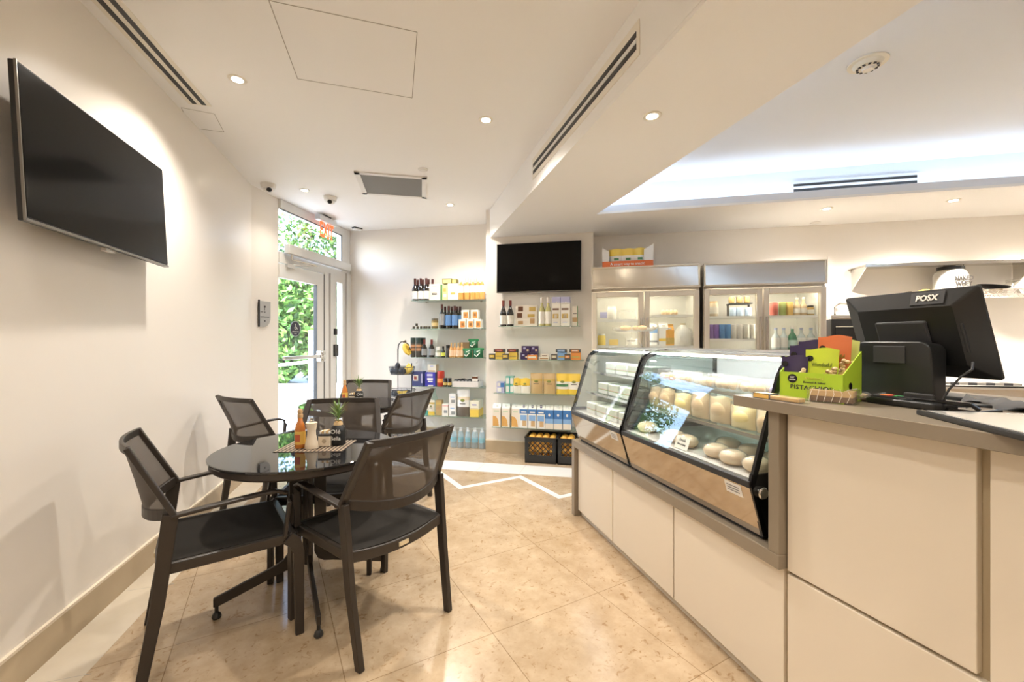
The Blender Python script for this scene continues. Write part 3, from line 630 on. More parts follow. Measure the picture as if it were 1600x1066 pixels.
# ---------------------------------------------------------------- display cases
prof=[(0,.572),(-.057,.765),(.018,1.0),(.066,1.15),(.085,1.185),(.12,1.21),(.18,1.226),(.26,1.232),(.58,1.232)]
def strip(mb,pr,y0,y1,th):
    """thin curved sheet following a profile, thickness inward"""
    n=len(pr); inn=[]
    for i,(x,z) in enumerate(pr):
        a=pr[max(0,i-1)]; b=pr[min(n-1,i+1)]; dx,dz=b[0]-a[0],b[1]-a[1]; l=math.hypot(dx,dz); inn.append((x+dz/l*th,z-dx/l*th))
    V=[(x,y,z) for y in (y0,y1) for x,z in pr]+[(x,y,z) for y in (y0,y1) for x,z in inn]; Fs=[]
    for i in range(n-1):
        Fs+=[(i,i+1,n+i+1,n+i),(2*n+i,3*n+i,3*n+i+1,2*n+i+1),(i,2*n+i,2*n+i+1,i+1),(n+i,n+i+1,3*n+i+1,3*n+i)]
    Fs+=[(0,n,3*n,2*n),(n-1,2*n-1+2*n-0,3*n-1,2*n-1)][:1]
    mb.add(V,Fs)
def display_case(label,y0,y1):
    r=empty('display_case',CO,CA,label,'display case','curved glass display cases on the counter')
    MB().m(black).box(.015,.56,y0+.02,y1-.02,.5555,.60).m(darkg).box(.01,.58,y0+.012,y1-.012,.60,.74).build('base',r,0)
    MB().m(mirror_br).add([(0.001,y0+.006,.572),(0.001,y1-.006,.572),(-.057,y1-.006,.757),(-.057,y0+.006,.757),(.012,y0+.006,.572),(.012,y1-.006,.572),(-.045,y1-.006,.757),(-.045,y0+.006,.757)],[(0,1,2,3),(7,6,5,4),(0,4,5,1),(3,2,6,7),(0,3,7,4),(1,5,6,2)]).build('front_panel',r,0)
    MB().m(darkg).box(-.060,-.04,y0+.004,y1-.004,.752,.776).build('glass_rail',r,0,.002)
    mb=MB().m(glass); strip(mb,[(-.055,.775)]+prof[2:],y0+.012,y1-.012,.005); mb.build('curved_glass',r,60)
    for y in (y0,y1-.012):
        side=prof+[(.60,1.232),(.60,.572)]
        # black end frame: ring following profile
        mb=MB().m(gloss_black); inner=[(x+.0,z) for x,z in prof]
        strip(mb,prof,y,y+.012,.022); mb.box(.575,.60,y,y+.012,.572,1.232); mb.prism_y([(0,.572),(-.057,.765),(-.05,.80),(.58,.80),(.58,.572)],y,y+.012)
        mb.build('end_frame',r,0)
        mb=MB().m(glassy('end_glass',(.88,.92,.90),0,1.5,.05,(.3,.35,.33))); mb.prism_y([(-.035,.80),(.030,1.0),(.082,1.15),(.12,1.19),(.2,1.208),(.575,1.21),(.575,.80)],y+.004,y+.008); mb.build('end_glass',r,0)
    MB().m(M('case_top',(.30,.30,.29),.35,.5)).box(.24,.58,y0+.012,y1-.012,1.222,1.2335).build('top_panel',r,0)
    MB().m(M('case_deck',(.62,.60,.56),.25,.3)).box(-.03,.575,y0+.013,y1-.013,.762,.778).build('deck',r,0)
    for z,x0 in ((.905,.06),(1.045,.12)):
        MB().m(glass_g).box(x0,.56,y0+.014,y1-.014,z,z+.006).m(steel).box(x0-.004,x0+.002,y0+.014,y1-.014,z-.003,z+.012).build('glass_shelf',r,0)
    MB().m(M('case_back',(.70,.70,.68),.3)).box(.576,.590,y0+.012,y1-.012,.77,1.225).build('rear_doors',r,0)
    MB().m(M('case_led',(.95,.97,1),.5,emit=30)).box(.15,.172,y0+.03,y1-.03,1.205,1.217).build('light_tube',r,0)
    MB().m(chrome).box(.10,.20,y0+.02,y1-.02,1.217,1.224).build('light_reflector',r,0)
    l=MB().m(white).box(0,.002,y0+.05,y0+.13,.70,.745); l.v=[Vector((p.x-.058-(.0)+(.757-p.z)*.30,p.y,p.z)) for p in l.v]; l.m(M('ink_grey',(.3,.3,.3),.6))
    for k_ in range(3): l.add([(-.0595+(.757-z)*.30,y0+.06,z) if j<1 else (-.0595+(.757-z)*.30,y0+.12,z) for z,j in ((.735-k_*.01,0),(.735-k_*.01,1))]+[(-.0595+(.757-z)*.30,y0+.12,z) if j<1 else (-.0595+(.757-z)*.30,y0+.06,z) for z,j in ((.731-k_*.01,0),(.731-k_*.01,1))],[(0,1,2,3)])
    l.build('price_sticker',r,0)
    return r
DC1=display_case('nearer curved glass display case filled with wrapped rolls and sandwiches',1.575,2.478)
DC2=display_case('farther curved glass display case at the left end of the counter',2.490,3.196)
mb=MB().m(chrome); mb.T=Matrix.Translation((-.012,1.5745,.735))@Matrix.Rotation(PI/2,4,'X'); mb.lathe([(.022,0),(.022,.012),(.018,.016),(0,.016)],20); kn=mb.build('latch_knob',DC1)
def make_wrapbag(m1,m2):
    def fn():
        r=empty('wrapped_sandwich',(0,0,0)); mb=MB().m(m1); pouch(mb,.112,.105,.036); mb.build('paper_wrap',r,60)
        MB().m(m2).ell((0,-.012,.050),(.040,.030,.034),14,8).build('sandwich',r,80)
        mb=MB().m(wrap); pouch(mb,.122,.122,.044); mb.build('film_wrap',r,60); r.rotation_euler=(0,0,0)
        return r
    return fn
def cw(b,a): # counter frame -> world
    return (CO[0]+b*math.cos(CA)-a*math.sin(CA), b*math.sin(CA)+a*math.cos(CA))
# food in the cases
def pouch(mb,w,h,th=.02,top=.012):
    """soft pouch, base at z=0, centred"""
    nx,nz=8,8; V=[];Fs=[]
    for s in (-1,1):
        for j in range(nz+1):
            for i in range(nx+1):
                u=-1+2*i/nx; v_=j/nz; t_=th*(1-abs(u)**2.5)*math.sin(PI*min(1,(v_*.85+.18)))**.8 if v_<1 else .001
                V.append((u*w/2*(1-.03*math.sin(v_*PI)),s*max(.0008,t_),v_*h+(.004*math.sin(u*3+1) if j==nz else 0)))
    N=(nx+1)*(nz+1)
    for j in range(nz):
        for i in range(nx):
            a=j*(nx+1)+i; Fs.append((a,a+1,a+nx+2,a+nx+1)); Fs.append((N+a,N+a+nx+1,N+a+nx+2,N+a+1))
    for j in range(nz):
        for i in (0,nx): a=j*(nx+1)+i; Fs.append((a,a+nx+1,N+a+nx+1,N+a))
    for i in range(nx):
        for j in (0,nz): a=j*(nx+1)+i; Fs.append((a,a+1,N+a+1,N+a))
    return mb.add(V,Fs)
wrap=glassy('cling_film',(.98,.98,.97),.12,1.35,.10,(1,.98,.94)); bread=noisy('bread_roll',(.50,.33,.17),(.72,.56,.38),14,.6); bread2=noisy('brown_crust',(.42,.24,.10),(.62,.42,.22),16,.6)
tanm=noisy('toast_tan',(.52,.32,.14),(.74,.54,.30),12,.6); ham=M('ham_pink',(.75,.42,.36),.5); lettuce=M('lettuce',(.30,.48,.16),.5); cheese=M('cheese',(.86,.64,.22),.4)
def make_roll():
    r=empty('wrapped_roll',(0,0,0)); mb=MB().m(bread); mb.lathe([(0,.001),(.036,.002),(.050,.014),(.053,.028),(.046,.044),(.026,.054),(.010,.050),(0,.048)],20); mb.build('bun',r,80)
    MB().m(wrap).ell((0,0,.031),(.060,.057,.031),18,8).build('film_wrap',r,80); MB().m(paper).box(-.012,.02,-.002,.002,.0,.0).build('x',r,0) if False else None
    return r
K=Kind(make_roll,'bread','wrapped round rolls on the case floor')
for i,(b_,a_,lb) in enumerate([(.06,1.66,'nearest wrapped round roll on the floor of the near display case'),(.05,1.77,'second wrapped round roll from the checkout end'),(.06,1.875,'third wrapped round roll from the checkout end'),(.05,2.06,'fourth round roll, behind the small price card'),(.06,2.165,'fifth round roll from the checkout end, left of the price card'),
   (.06,2.40,'wrapped roll at the far left end of the near case floor'),(.20,1.70,'wrapped roll in the back row nearest the checkout'),(.20,1.83,'second wrapped roll in the back row'),(.20,1.96,'third wrapped roll in the back row')]):
    x,y=cw(b_,a_); K.put((x,y,.778),CA+i,lb)
x,y=cw(-.015,2.02); r=empty('price_card',(x,y,.778),CA-PI/2,'small white price card leaning in the near display case','price card'); MB().m(paper).box(-.045,.045,-.001,.001,.004,.062).build('card',r,0); text('Fresh',.02,darkg,r,(0,-.002,.045)); text('Baked Daily',.012,darkg,r,(0,-.002,.025)); r.rotation_euler=(-.35,0,CA-PI/2)
def make_sand(mats):
    def fn():
        r=empty('wrapped_sandwich',(0,0,0)); mb=MB()
        z=0
        for mt,h in mats: mb.m(mt).box(-.055,.055,-.045,.045,z,z+h); z+=h
        mb.build('sandwich',r,0,.003); MB().m(wrap).box(-.062,.062,-.05,.05,0,z+.006).build('film_wrap',r,0,.008)
        return r
    return fn
K1=Kind(make_wrapbag(M('kraft_tan',(.62,.42,.22),.55),tanm),'sandwich','wrapped sandwiches in the near case')
K1b=Kind(make_wrapbag(M('wrap_yellow',(.80,.60,.28),.5),cheese),'sandwich','wrapped sandwiches in the near case')
for i,(b_,a_) in enumerate([(.14,1.68),(.14,1.81),(.14,1.94),(.14,2.07),(.14,2.20),(.14,2.33),(.14,2.43)]):
    x,y=cw(b_,a_); (K1b if i%3==1 else K1).put((x,y,.912),CA-PI/2+R.uniform(-.15,.15),scale=(1.12,1,R.uniform(.9,1.15)),label='wrapped sandwich on the middle glass shelf, '+['nearest the checkout','second from the checkout','third from the checkout','fourth from the checkout','fifth from the checkout','sixth from the checkout','at the far left'][i])
def make_clam(fillm):
    def fn():
        r=empty('clamshell_pack',(0,0,0)); MB().m(clearp).hexa([(-.07,-.055,0),(.07,-.055,0),(.07,.055,0),(-.07,.055,0)],[(-.06,-.045,.07),(.06,-.045,.07),(.06,.045,.07),(-.06,.045,.07)]).build('clear_lid',r,0,.006)
        mb=MB()
        for i in range(6): mb.m(fillm[i%len(fillm)]).ell((-.04+(i%3)*.04,-.022+(i//3)*.044,.028),(.022,.022,.022),10,6)
        mb.build('pastries',r,60); return r
    return fn
K2=Kind(make_clam([bread2,tanm,bread]),'pastry','clear packs of pastries on the upper case shelf'); K3=Kind(make_clam([M('berry',(.16,.06,.10),.4),bread,M('grape',(.22,.18,.28),.4)]),'fruit pack','clear fruit packs on the upper case shelf')
nm=['nearest the checkout','second from the checkout','third from the checkout','fourth from the checkout','fifth from the checkout','sixth from the checkout']
for i,a_ in enumerate((1.66,1.81,1.96,2.11,2.26,2.40)):
    x,y=cw(.21,a_); (K3 if i in(0,) else K2).put((x,y,1.052),CA+PI/2,('clear pack of dark fruit' if i==0 else 'clear pack of pastries')+' on the upper shelf, '+nm[i])
K4=Kind(make_sand([(white,.02),(lettuce,.004),(ham,.004),(M('salad_pale',(.72,.74,.62),.5),.03)]),'sandwich','pale wrapped packs in the far case')
nm2=['nearest','second','third','fourth']
for zi,(z,b_) in enumerate(((.778,.05),(.912,.14),(1.052,.2))):
    for i,a_ in enumerate((2.58,2.73,2.88,3.03)):
        x,y=cw(b_+.03,a_); K4.put((x,y,z),CA+PI/2,scale=(1.15,1.35,1.25),label='pale wrapped pack on the '+['floor','middle shelf','upper shelf'][zi]+' of the far case, '+['nearest the checkout','second from checkout','third from checkout','farthest'][i])
x,y=cw(.3,1.9)
# cake stand on the far case
x,y=onl(3.33,-.25,968); 
csx,csy=cw(.33,2.98); r=empty('cake_stand',(csx,csy,1.2345),0,'clear glass footed cake stand with pastries on the far case','cake stand')
cg=glassy('crystal',(.97,.97,.95),.02,1.5,.16,(.9,.86,.76))
MB().m(cg).lathe([(0,0),(.062,0),(.064,.006),(.045,.02),(.028,.05),(.018,.085),(.024,.11),(.0,.112)],24).build('pedestal',r)
MB().m(cg).lathe([(0,.112),(.12,.112),(.148,.125),(.155,.142),(.151,.142),(.143,.130),(.118,.118),(0,.118)],32).build('plate',r)
for i,(dx,dy) in enumerate(((-.06,0),(.02,.03),(.04,-.05))):
    tag(MB().m(tanm).ell((0,0,.018),(.042,.026,.018),14,7).build('pastry',loc=(csx+dx,csy+dy,1.2345+.118),rz=i),'golden pastry on the glass cake stand, '+['left','rear','right'][i]+' one','pastry','pastries on the cake stand')
# ---------------------------------------------------------------- checkout things
def ncp(px,py,z=ZW): Y=(H-z)*F/(py-533); return ((px-800)/F*Y,Y)
# snack display box
lime=M('lime_card',(.42,.62,.03),.5); limed=M('lime_dark',(.28,.42,.02),.5)
bx0=Vector((.950,1.497)); fdir=Vector((.53,-.85)).normalized(); ang=math.atan2(fdir.y,fdir.x)
r=empty('snack_display_box',(bx0.x,bx0.y,ZW),ang,'lime green cardboard pistachio display box on the checkout worktop','box')
w_,dp=.19,.14
mb=MB().m(lime); mb.box(0,w_,0,.003,0,.094); mb.box(0,w_,dp-.003,dp,0,.167); mb.box(0,w_,0,dp,0,.003)
for x0 in (0,w_-.003): mb.add([(x0,0,0),(x0,dp,0),(x0,dp,.167),(x0,0,.094),(x0+.003,0,0),(x0+.003,dp,0),(x0+.003,dp,.167),(x0+.003,0,.094)],[(0,1,2,3),(4,7,6,5),(0,4,5,1),(2,6,7,3),(0,3,7,4),(1,5,6,2)])
mb.build('carton',r,0)
mb=MB().m(gloss_black); mb.T=Matrix.Translation((.042,-.001,.072))@Matrix.Rotation(PI/2,4,'X'); mb.lathe([(0,0),(.015,0),(.015,.001)],16); mb.T=Matrix.Translation((w_+.001,.05,.055))@Matrix.Rotation(PI/2,4,'Y'); mb.lathe([(0,-.001),(.012,-.001),(.012,0)],16); em=mb.build('round_emblem',r,0)
text('GET',.008,white,r,(.042,-.0025,.076)); text('CRACKIN',.006,white,r,(.042,-.0025,.068),width=.02)
text('Roasted & Salted',.0095,darkg,r,(.108,-.001,.062)); text('PISTACHIOS',.021,darkg,r,(.098,-.001,.043),width=.125); text('Wonderful',.012,M('gold_ink',(.6,.6,.1),.4),r,(.108,-.001,.076))
nutm=noisy('pistachio_nuts',(.72,.52,.26),(.22,.13,.05),90,.5,2)
def nutbag(label,mat,x,y,rot,w,h,z=.004,tilt=-.1,txt=None,side=1):
    p=Matrix.Translation((bx0.x,bx0.y,ZW))@Matrix.Rotation(ang,4,'Z')@Matrix.Translation((x,y,z))
    q=p.to_translation(); r=empty('nut_bag',tuple(q),ang+rot,label,'snack bag','nut bags in the lime display box'); r.rotation_euler=(tilt,0,ang+rot)
    mb=MB().m(mat); pouch(mb,w,h,.013); mb.build('pouch',r,60)
    mb=MB(); 
    for i in range(46):
        u=R.random(); v_=R.random(); 
        xx=(.5-.5*u)*w*.9*side; zz=(.30+.42*v_*(1-u*.8))*h; mb.m(R.choice((M('nut_shell',(.78,.60,.34),.5),M('nut_brown',(.35,.20,.08),.5),M('nut_tan',(.60,.40,.18),.5)))); mb.ell((xx,-.0125,zz),(.0075,.004,.006),6,4)
    mb.build('nut_picture',r,60)
    mb=MB().m(gloss_black); mb.T=Matrix.Translation((-w*.32,-.006,h*.80))@Matrix.Rotation(PI/2,4,'X'); mb.lathe([(0,0),(.010,0),(.010,.003)],12); mb.build('emblem',r,0)
    if txt: text(txt,.018,txt_m,r,(.006,-.0125,h*.68),width=w*.6,ext=.001)
    return r
txt_m=M('txt_olive',(.16,.20,.02),.5); purp=M('pouch_purple',(.035,.022,.07),.3); orng=M('pouch_orange',(.62,.16,.05),.3); limep=M('pouch_lime',(.52,.62,.04),.3)
def bxl(px,y):
    k=(px-800)/F; nd=Vector((-fdir.y,fdir.x)); p=bx0+nd*y; t=(k*p.y-p.x)/(fdir.x-k*fdir.y); return t
nutbag('dark purple nut bag at the front left of the lime box',purp,bxl(1239,.022),.022,.05,.085,.145)
nutbag('dark purple nut bag at the back left of the lime box',purp,bxl(1254,.09),.09,0,.10,.185)
nutbag('lime green pistachio bag at the front of the lime box',limep,bxl(1281,.035),.035,-.02,.10,.172,txt='Wonderful')
nutbag('orange nut bag standing tallest in the lime box',orng,min(bxl(1300,.075),.135),.075,0,.098,.215,txt='Wonderful')
nutbag('pale lime nut bag at the back right of the lime box',M('pouch_pale',(.62,.68,.20),.3),min(bxl(1318,.118),.148),.118,0,.078,.20)
nutbag('black topped nut bag at the very back of the lime box',purp,bxl(1268,.12),.12,0,.10,.20)
# wrapped cookies and bar
x,y=ncp(1303,629); r=empty('wrapped_cake',(x,y,ZW),ang+.18,'wrapped layered cake slice in front of the lime box','cake')
MB().m(noisy('cake_brown',(.13,.07,.035),(.18,.10,.05),30,.5)).box(-.06,.055,-.035,.035,.002,.022).m(M('cake_top',(.62,.42,.20),.6)).box(-.06,.055,-.035,.035,.022,.042).build('cake_slice',r,0,.004)
mb=MB().m(glassy('crinkle_film',(.97,.96,.93),.15,1.4,.07,(.9,.82,.7))); mb.box(-.066,.061,-.040,.040,0,.0455); mb.add([(.061,-.04,.02),(.095,-.045,.03),(.095,.04,.03),(.061,.04,.02),(.061,-.04,.022),(.095,-.045,.032),(.095,.04,.032),(.061,.04,.022)],[(0,3,2,1),(4,5,6,7),(0,1,5,4),(1,2,6,5),(2,3,7,6),(3,0,4,7)]); mb.add([(-.066,.0,.045),(-.085,.035,.058),(-.03,.05,.066),(.01,.045,.054),(.05,.04,.05),(.055,.02,.046)],[(0,1,2),(0,2,3),(0,3,5),(3,4,5)]); mb.m(M('film_crease',(.85,.80,.70),.3)); [mb.tube([(-.06+i*.02,-.041,.004),(-.055+i*.021,-.041,.03),(-.05+i*.018,-.036,.0462),(-.045+i*.02,.03,.0465)],.0009,4) for i in range(6)]; mb.build('film_wrap',r,0,.003)
MB().m(paper).box(-.035,.035,-.012,.024,.0458,.047).build('paper_label',r,0)
x,y=ncp(1340,626); r=empty('wrapped_cookie',(x,y,ZW),-.9,'crumpled wrapped cookie behind the layered cake','cookie')
MB().m(noisy('cookie',(.35,.24,.12),(.5,.36,.2),40,.6)).ell((0,0,.014),(.035,.03,.013),14,6).build('cookie',r); 
mb=MB().m(wrap); mb.ell((0,0,.017),(.045,.036,.017),9,5); mb.add([(.03,-.02,.01),(.075,-.03,.02),(.07,.02,.035),(.03,.02,.02)],[(0,1,2,3)]); mb.build('film_wrap',r,0)
x,y=ncp(1208,624.5); r=empty('snack_bar',(x,y,ZW),NA-PI/2+.03,'yellow wrapped nut bar at the worktop corner','snack bar')
MB().m(noisy('nut_bar',(.75,.48,.14),(.45,.26,.08),70,.5)).box(-.06,.10,-.018,.018,.002,.016).build('bar',r,0,.004)
MB().m(M('bar_yellow',(.85,.50,.05),.35)).box(-.062,.0,-.020,.020,.001,.019).m(darkg).box(-.062,.001,-.0205,-.02,.001,.003).box(-.062,.001,-.0205,-.02,.017,.0193).box(-.001,.002,-.0208,.0208,.0005,.0195).box(-.062,-.060,-.0208,.0208,.0005,.0195).build('sleeve',r,0); MB().m(wrap).box(-.07,.115,-.021,.021,0,.017).build('film_wrap',r,0,.003)
pn=ncp(1218,620); r=empty('pen',(pn[0]-.02,pn[1]+.005,ZW+.004),ang,'silver pen lying in front of the lime box','pen'); mb=MB().m(chrome); mb.tube([(-.02,0.012,.0),(.06,.012,.0)],.003,8); mb.build('barrel',r); r.location.z=ZW+.0035
# point of sale screen
Lp=Vector((1.224,1.557));Rp=Vector((1.303,1.181)); dv=(Rp-Lp); mw=dv.length; pang=math.atan2(dv.y,dv.x); mc=(Lp+Rp)/2+Vector((.046,.01))
r=empty('register_screen',(mc.x,mc.y,1.299),pang,'black touch screen register seen from behind on the checkout worktop','register'); r.rotation_euler=(.33,0,pang)
# local: x right, -y towards the customer (back of the screen)
hh=.142
mb=MB().m(black); mb.hexa([(-mw/2,.02,-hh),(mw/2,.02,-hh),(mw/2,.02,hh),(-mw/2,.02,hh)],[(-mw/2,.008,-hh),(mw/2,.008,-hh),(mw/2,.008,hh),(-mw/2,.008,hh)]); mb.hexa([(-mw/2,.008,-hh),(mw/2,.008,-hh),(mw/2,.008,hh),(-mw/2,.008,hh)],[(-mw/2+.055,-.022,-hh+.05),(mw/2-.055,-.022,-hh+.05),(mw/2-.055,-.022,hh-.045),(-mw/2+.055,-.022,hh-.045)]); mb.build('rear_shell',r,0,.006,seg=3)
MB().m(gloss_black).box(-mw/2+.01,mw/2-.01,.020,.022,-hh+.01,hh-.01).build('screen',r,0)
MB().m(darkg).box(-.085,.065,-.032,-.018,-.06,.055).build('mount_plate',r,0,.006)
lg=MB().m(darkg).box(-.045,.045,-.002,.002,-.020,.020).build('logo_plate',r,0,.001); lg.location=(.072,-.0078,.1205); lg.rotation_euler=(-math.radians(33.7),0,0)
tx=text('POSX',.026,M('logo_white',(.8,.78,.72),.4),r,(.072,-.0105,.1225),rx=math.radians(56.3),width=.058,ext=.001,bold=.0008)
mb=MB().m(darkg); mb.box(.142,.150,-.021,-.010,-.05,.04); mb.build('side_hatch',r,0,.002)
# stand
sa=pang; sc=Vector((1.246,1.373))
r=empty('register_stand',(sc.x,sc.y,ZW),sa,'wide rounded black stand that carries the register screen','stand')
prf=[(-.115,0)]+[(-.115,.0),(-.112,.17)]+[(-.112+.03*(1-math.cos(t_*PI/8)),.17+.03*math.sin(t_*PI/8)) for t_ in range(1,5)]+[(.082-.0+.03*math.sin(t_*PI/8),.17+.03*math.cos(t_*PI/8)) for t_ in range(0,5)]+[(.125,0)]
mb=MB().m(black); n_=len(prf); mb.add([(x,-.02-.0*z,z) for x,z in prf]+[(x*.96,.03+.12*(z),z*.97) for x,z in prf],[tuple(range(n_)),tuple(range(n_,2*n_))[::-1]]+[(i,(i+1)%n_,n_+(i+1)%n_,n_+i) for i in range(n_)]); mb.build('body',r,30,.004)
MB().m(darkg).box(-.05,.045,-.0225,-.0195,.13,.185).build('inset_plate',r,0,.002)
MB().m(black).prism([(-.13,-.02),(.14,-.02),(.17,.13),(-.1,.15)],0,.014).build('foot_plate',r,0,.004)
mb=MB().m(darkg); mb.tube([(.13,-.01,.015),(.145,.0,.06),(.165,.015,.10),(.18,.03,.12),(.17,.05,.14)],.0032,6); mb.build('cable',r)
# card terminal and cradle
x,y=ncp(1420,636); r=empty('card_terminal',(x+.01,y+.03,ZW),sa+.12,'black card payment terminal on the worktop edge','card reader')
mb=MB().m(black); mb.prism([(-.09,-.02),(-.08,-.04),(-.02,-.05),(.10,-.05),(.11,-.03),(.11,.05),(-.08,.05),(-.095,.02)],0,.022); mb.build('body',r,0,.007,seg=3)
mb=MB().m(darkg); mb.box(-.075,.04,-.03,.035,.022,.026); mb.m(M('key_green',(.05,.3,.1),.5)).box(-.02,.0,-.015,.01,.026,.029); mb.m(M('key_orange',(.7,.2,.05),.5)).box(-.055,-.035,-.015,.02,.026,.029); mb.m(M('key_red',(.5,.05,.05),.5)).box(-.035,-.022,-.015,.01,.026,.029); mb.build('keypad',r,0,.002)
MB().m(darkg).box(0,.075,.0,.05,.024,.042).build('printer_lid',r,0,.004)
x,y=ncp(1475,640); r=empty('receipt_tray',(x+.02,y+.02,ZW),sa+.1,'glossy black tray beside the card terminal','tray')
mb=MB().m(gloss_black); mb.bar([(-.10,-.055,.012),(-.08,-.062,.024),(.09,-.062,.026),(.105,-.055,.012)],.01,.014,up=(0,1,0)); mb.box(-.10,.105,-.06,.05,0,.010); mb.build('rim',r,0,.003)
mb=MB().m(M('card_blue',(.10,.14,.35),.4)).box(-.03,.03,-.02,.03,.0102,.0125); mb.m(paper).box(-.02,.02,-.01,.02,.0125,.0135); mb.build('cards',r,0)
# menu folder
a0=ncp(1432,648);a1=ncp(1600,690); dv=Vector(a1)-Vector(a0); fa=math.atan2(dv.y,dv.x)
r=empty('menu_folder',(a0[0],a0[1],ZW),fa,'black menu folder with a clear sleeve at the right counter edge','folder')
MB().m(black).box(0,.36,.0,.24,.0,.006).m(darkg).box(0,.36,.0,.24,.008,.014).box(0,.36,-.001,.004,.003,.012).build('cover',r,0,.001)
MB().m(M('sleeve_white',(.74,.73,.70),.10,coat=.6)).box(.02,.34,.012,.225,.014,.0155).build('sleeve_page',r,0)
MB().m(steel).box(.012,.03,.004,.010,.014,.016).build('clip',r,0)
mb=MB().m(M('grey_plastic_bag',(.16,.155,.15),.25))
V=[];nx=10
for i in range(nx+1):
    for j in range(4): V.append((i*.028,j*.02,.018+.010*math.sin(i*1.3+j*2)+.008*R.random()-(.014 if j in(0,3) else 0)))
V+=[(x,y,z-.004) for x,y,z in V]; N=(nx+1)*4; Fs=[]
for i in range(nx):
    for j in range(3): a=i*4+j; Fs+=[(a,a+1,a+5,a+4),(N+a,N+a+4,N+a+5,N+a+1)]
mb.add(V,Fs); bxp=Vector(ncp(1500,632)); tag(mb.build('plastic_sleeve',loc=(bxp.x,bxp.y,ZW),rz=fa+.3),'crumpled dark plastic sleeve behind the menu folder','plastic bag')
bp_=Vector(ncp(1475,628)); r=empty('cash_drawer_tray',(bp_.x+.02,bp_.y+.06,ZW),sa,'flat black tray behind the register stand','tray'); MB().m(black).box(-.1,.13,-.01,.12,0,.018).build('tray',r,0,.004)
# ---------------------------------------------------------------- glass wall shelves
def shelf(label,c,s,px0,px1,z,depth,group,front=0):
    x0,y0=onl(c-depth,s,px0); x1,y1=onl(c-depth,s,px1); L_=math.hypot(x1-x0,y1-y0); rz=math.atan(s)
    r=empty('glass_shelf',(x0,y0,z),rz,label,'shelf',group)
    dd=depth*math.cos(rz)
    MB().m(glass_g).box(0,L_,0,dd-.005,-.008,0).build('glass_plate',r,0)
    mb=MB().m(chrome)
    for q in (.12,.88): mb.box(L_*q-.012,L_*q+.012,dd-.05,dd-.002,-.016,-.008)
    mb.build('bracket',r,0)
    return r
LZ=[1.796,1.436,1.073,.705,.335]; LN=['top','second','third','fourth','lowest']
for z,nm_ in zip(LZ,LN): shelf(f'{nm_} glass shelf on the wall left of the pier',WLc,WLs,642,759,z,.27,'glass shelves left of the pier')
PZ=[1.442,1.078,.7076,.335]
for z,nm_,a,b_ in zip(PZ,['top','second','third','lowest'],(779,765,771,768),(905,912,900,900)): shelf(f'{nm_} glass shelf on the pier beneath the screen',PRc,PRs,a,b_,z,.22,'glass shelves on the pier')
LR=math.atan(WLs); PR=math.atan(PRs)
def LP(px,d): return onl(WLc-d,WLs,px)
def PP(px,d): return onl(PRc-d,PRs,px)
def sp(fn,px,d,z): x,y=fn(px,d); return (x,y,z+.0005)
# bottle kinds
def bottle_kind(name,h,rad,gm,lm,cm,cat,group,lab=(.12,.42),burg=True,lw=None,foil=.12):
    def fn():
        r=empty(name,(0,0,0)); sh=.58 if burg else .64
        MB().m(gm).lathe([(rad*.9,0),(rad,.004),(rad,h*.50),(rad*.8,h*sh),(rad*.42,h*.72),(rad*.36,h*.80),(rad*.36,h*.985),(0,h*.985)],14).build('glass_body',r)
        if lm: 
            MB().m(lm).lathe([(rad*1.015,h*lab[0]),(rad*1.015,h*lab[1])],14).build('paper_label',r)
        if cm: MB().m(cm).lathe([(rad*.38,h*(1-foil)),(rad*.42,h*(1-foil)+.002),(rad*.42,h),(0,h)],10).build('foil_cap',r)
        return r
    return Kind(fn,cat,group)
dk=M('dark_wine_glass',(.015,.013,.010),.08,coat=.5); rose=M('rose_wine',(.60,.30,.08),.08,coat=.5); wh_w=M('white_wine',(.50,.46,.20),.08,coat=.4)
foil_r=M('foil_red',(.22,.045,.035),.35); foil_d=M('foil_dark',(.10,.035,.03),.35); foil_c=M('foil_clear',(.80,.74,.66),.3); blue_l=M('label_blue',(.12,.25,.50),.5); grey_l=M('label_grey',(.30,.31,.31),.5)
K=bottle_kind('red_wine_bottle',.285,.0385,dk,paper,foil_d,'wine bottle','red wine bottles on the top left shelf',(.07,.42),foil=.28)
for i,px in enumerate((648.5,657.5,666)): K.put(sp(LP,px,.21,LZ[0]),LR,'dark red wine bottle with white label, top left shelf front row, '+['leftmost','middle','beside the box'][i])
for i,px in enumerate((652.5,660.5,669.5,676)): K.put(sp(LP,px,.11,LZ[0]),LR,'red-capped wine bottle, back row, top left shelf, '+ORD[i])
K=bottle_kind('rose_wine_bottle',.29,.037,rose,paper,foil_c,'wine bottle','rose wine bottles on the top left shelf',(.30,.60),foil=.25)
for i,px in enumerate((720.5,730,739,747,753.5)): K.put(sp(LP,px,.21,LZ[0]),LR,'amber rose wine bottle in the front row, top left shelf, '+ORD[i])
for i,px in enumerate((726,734.5,743,750.5)): K.put(sp(LP,px,.10,LZ[0]),LR,'amber rose wine bottle in the back row, top left shelf, '+ORD[i])
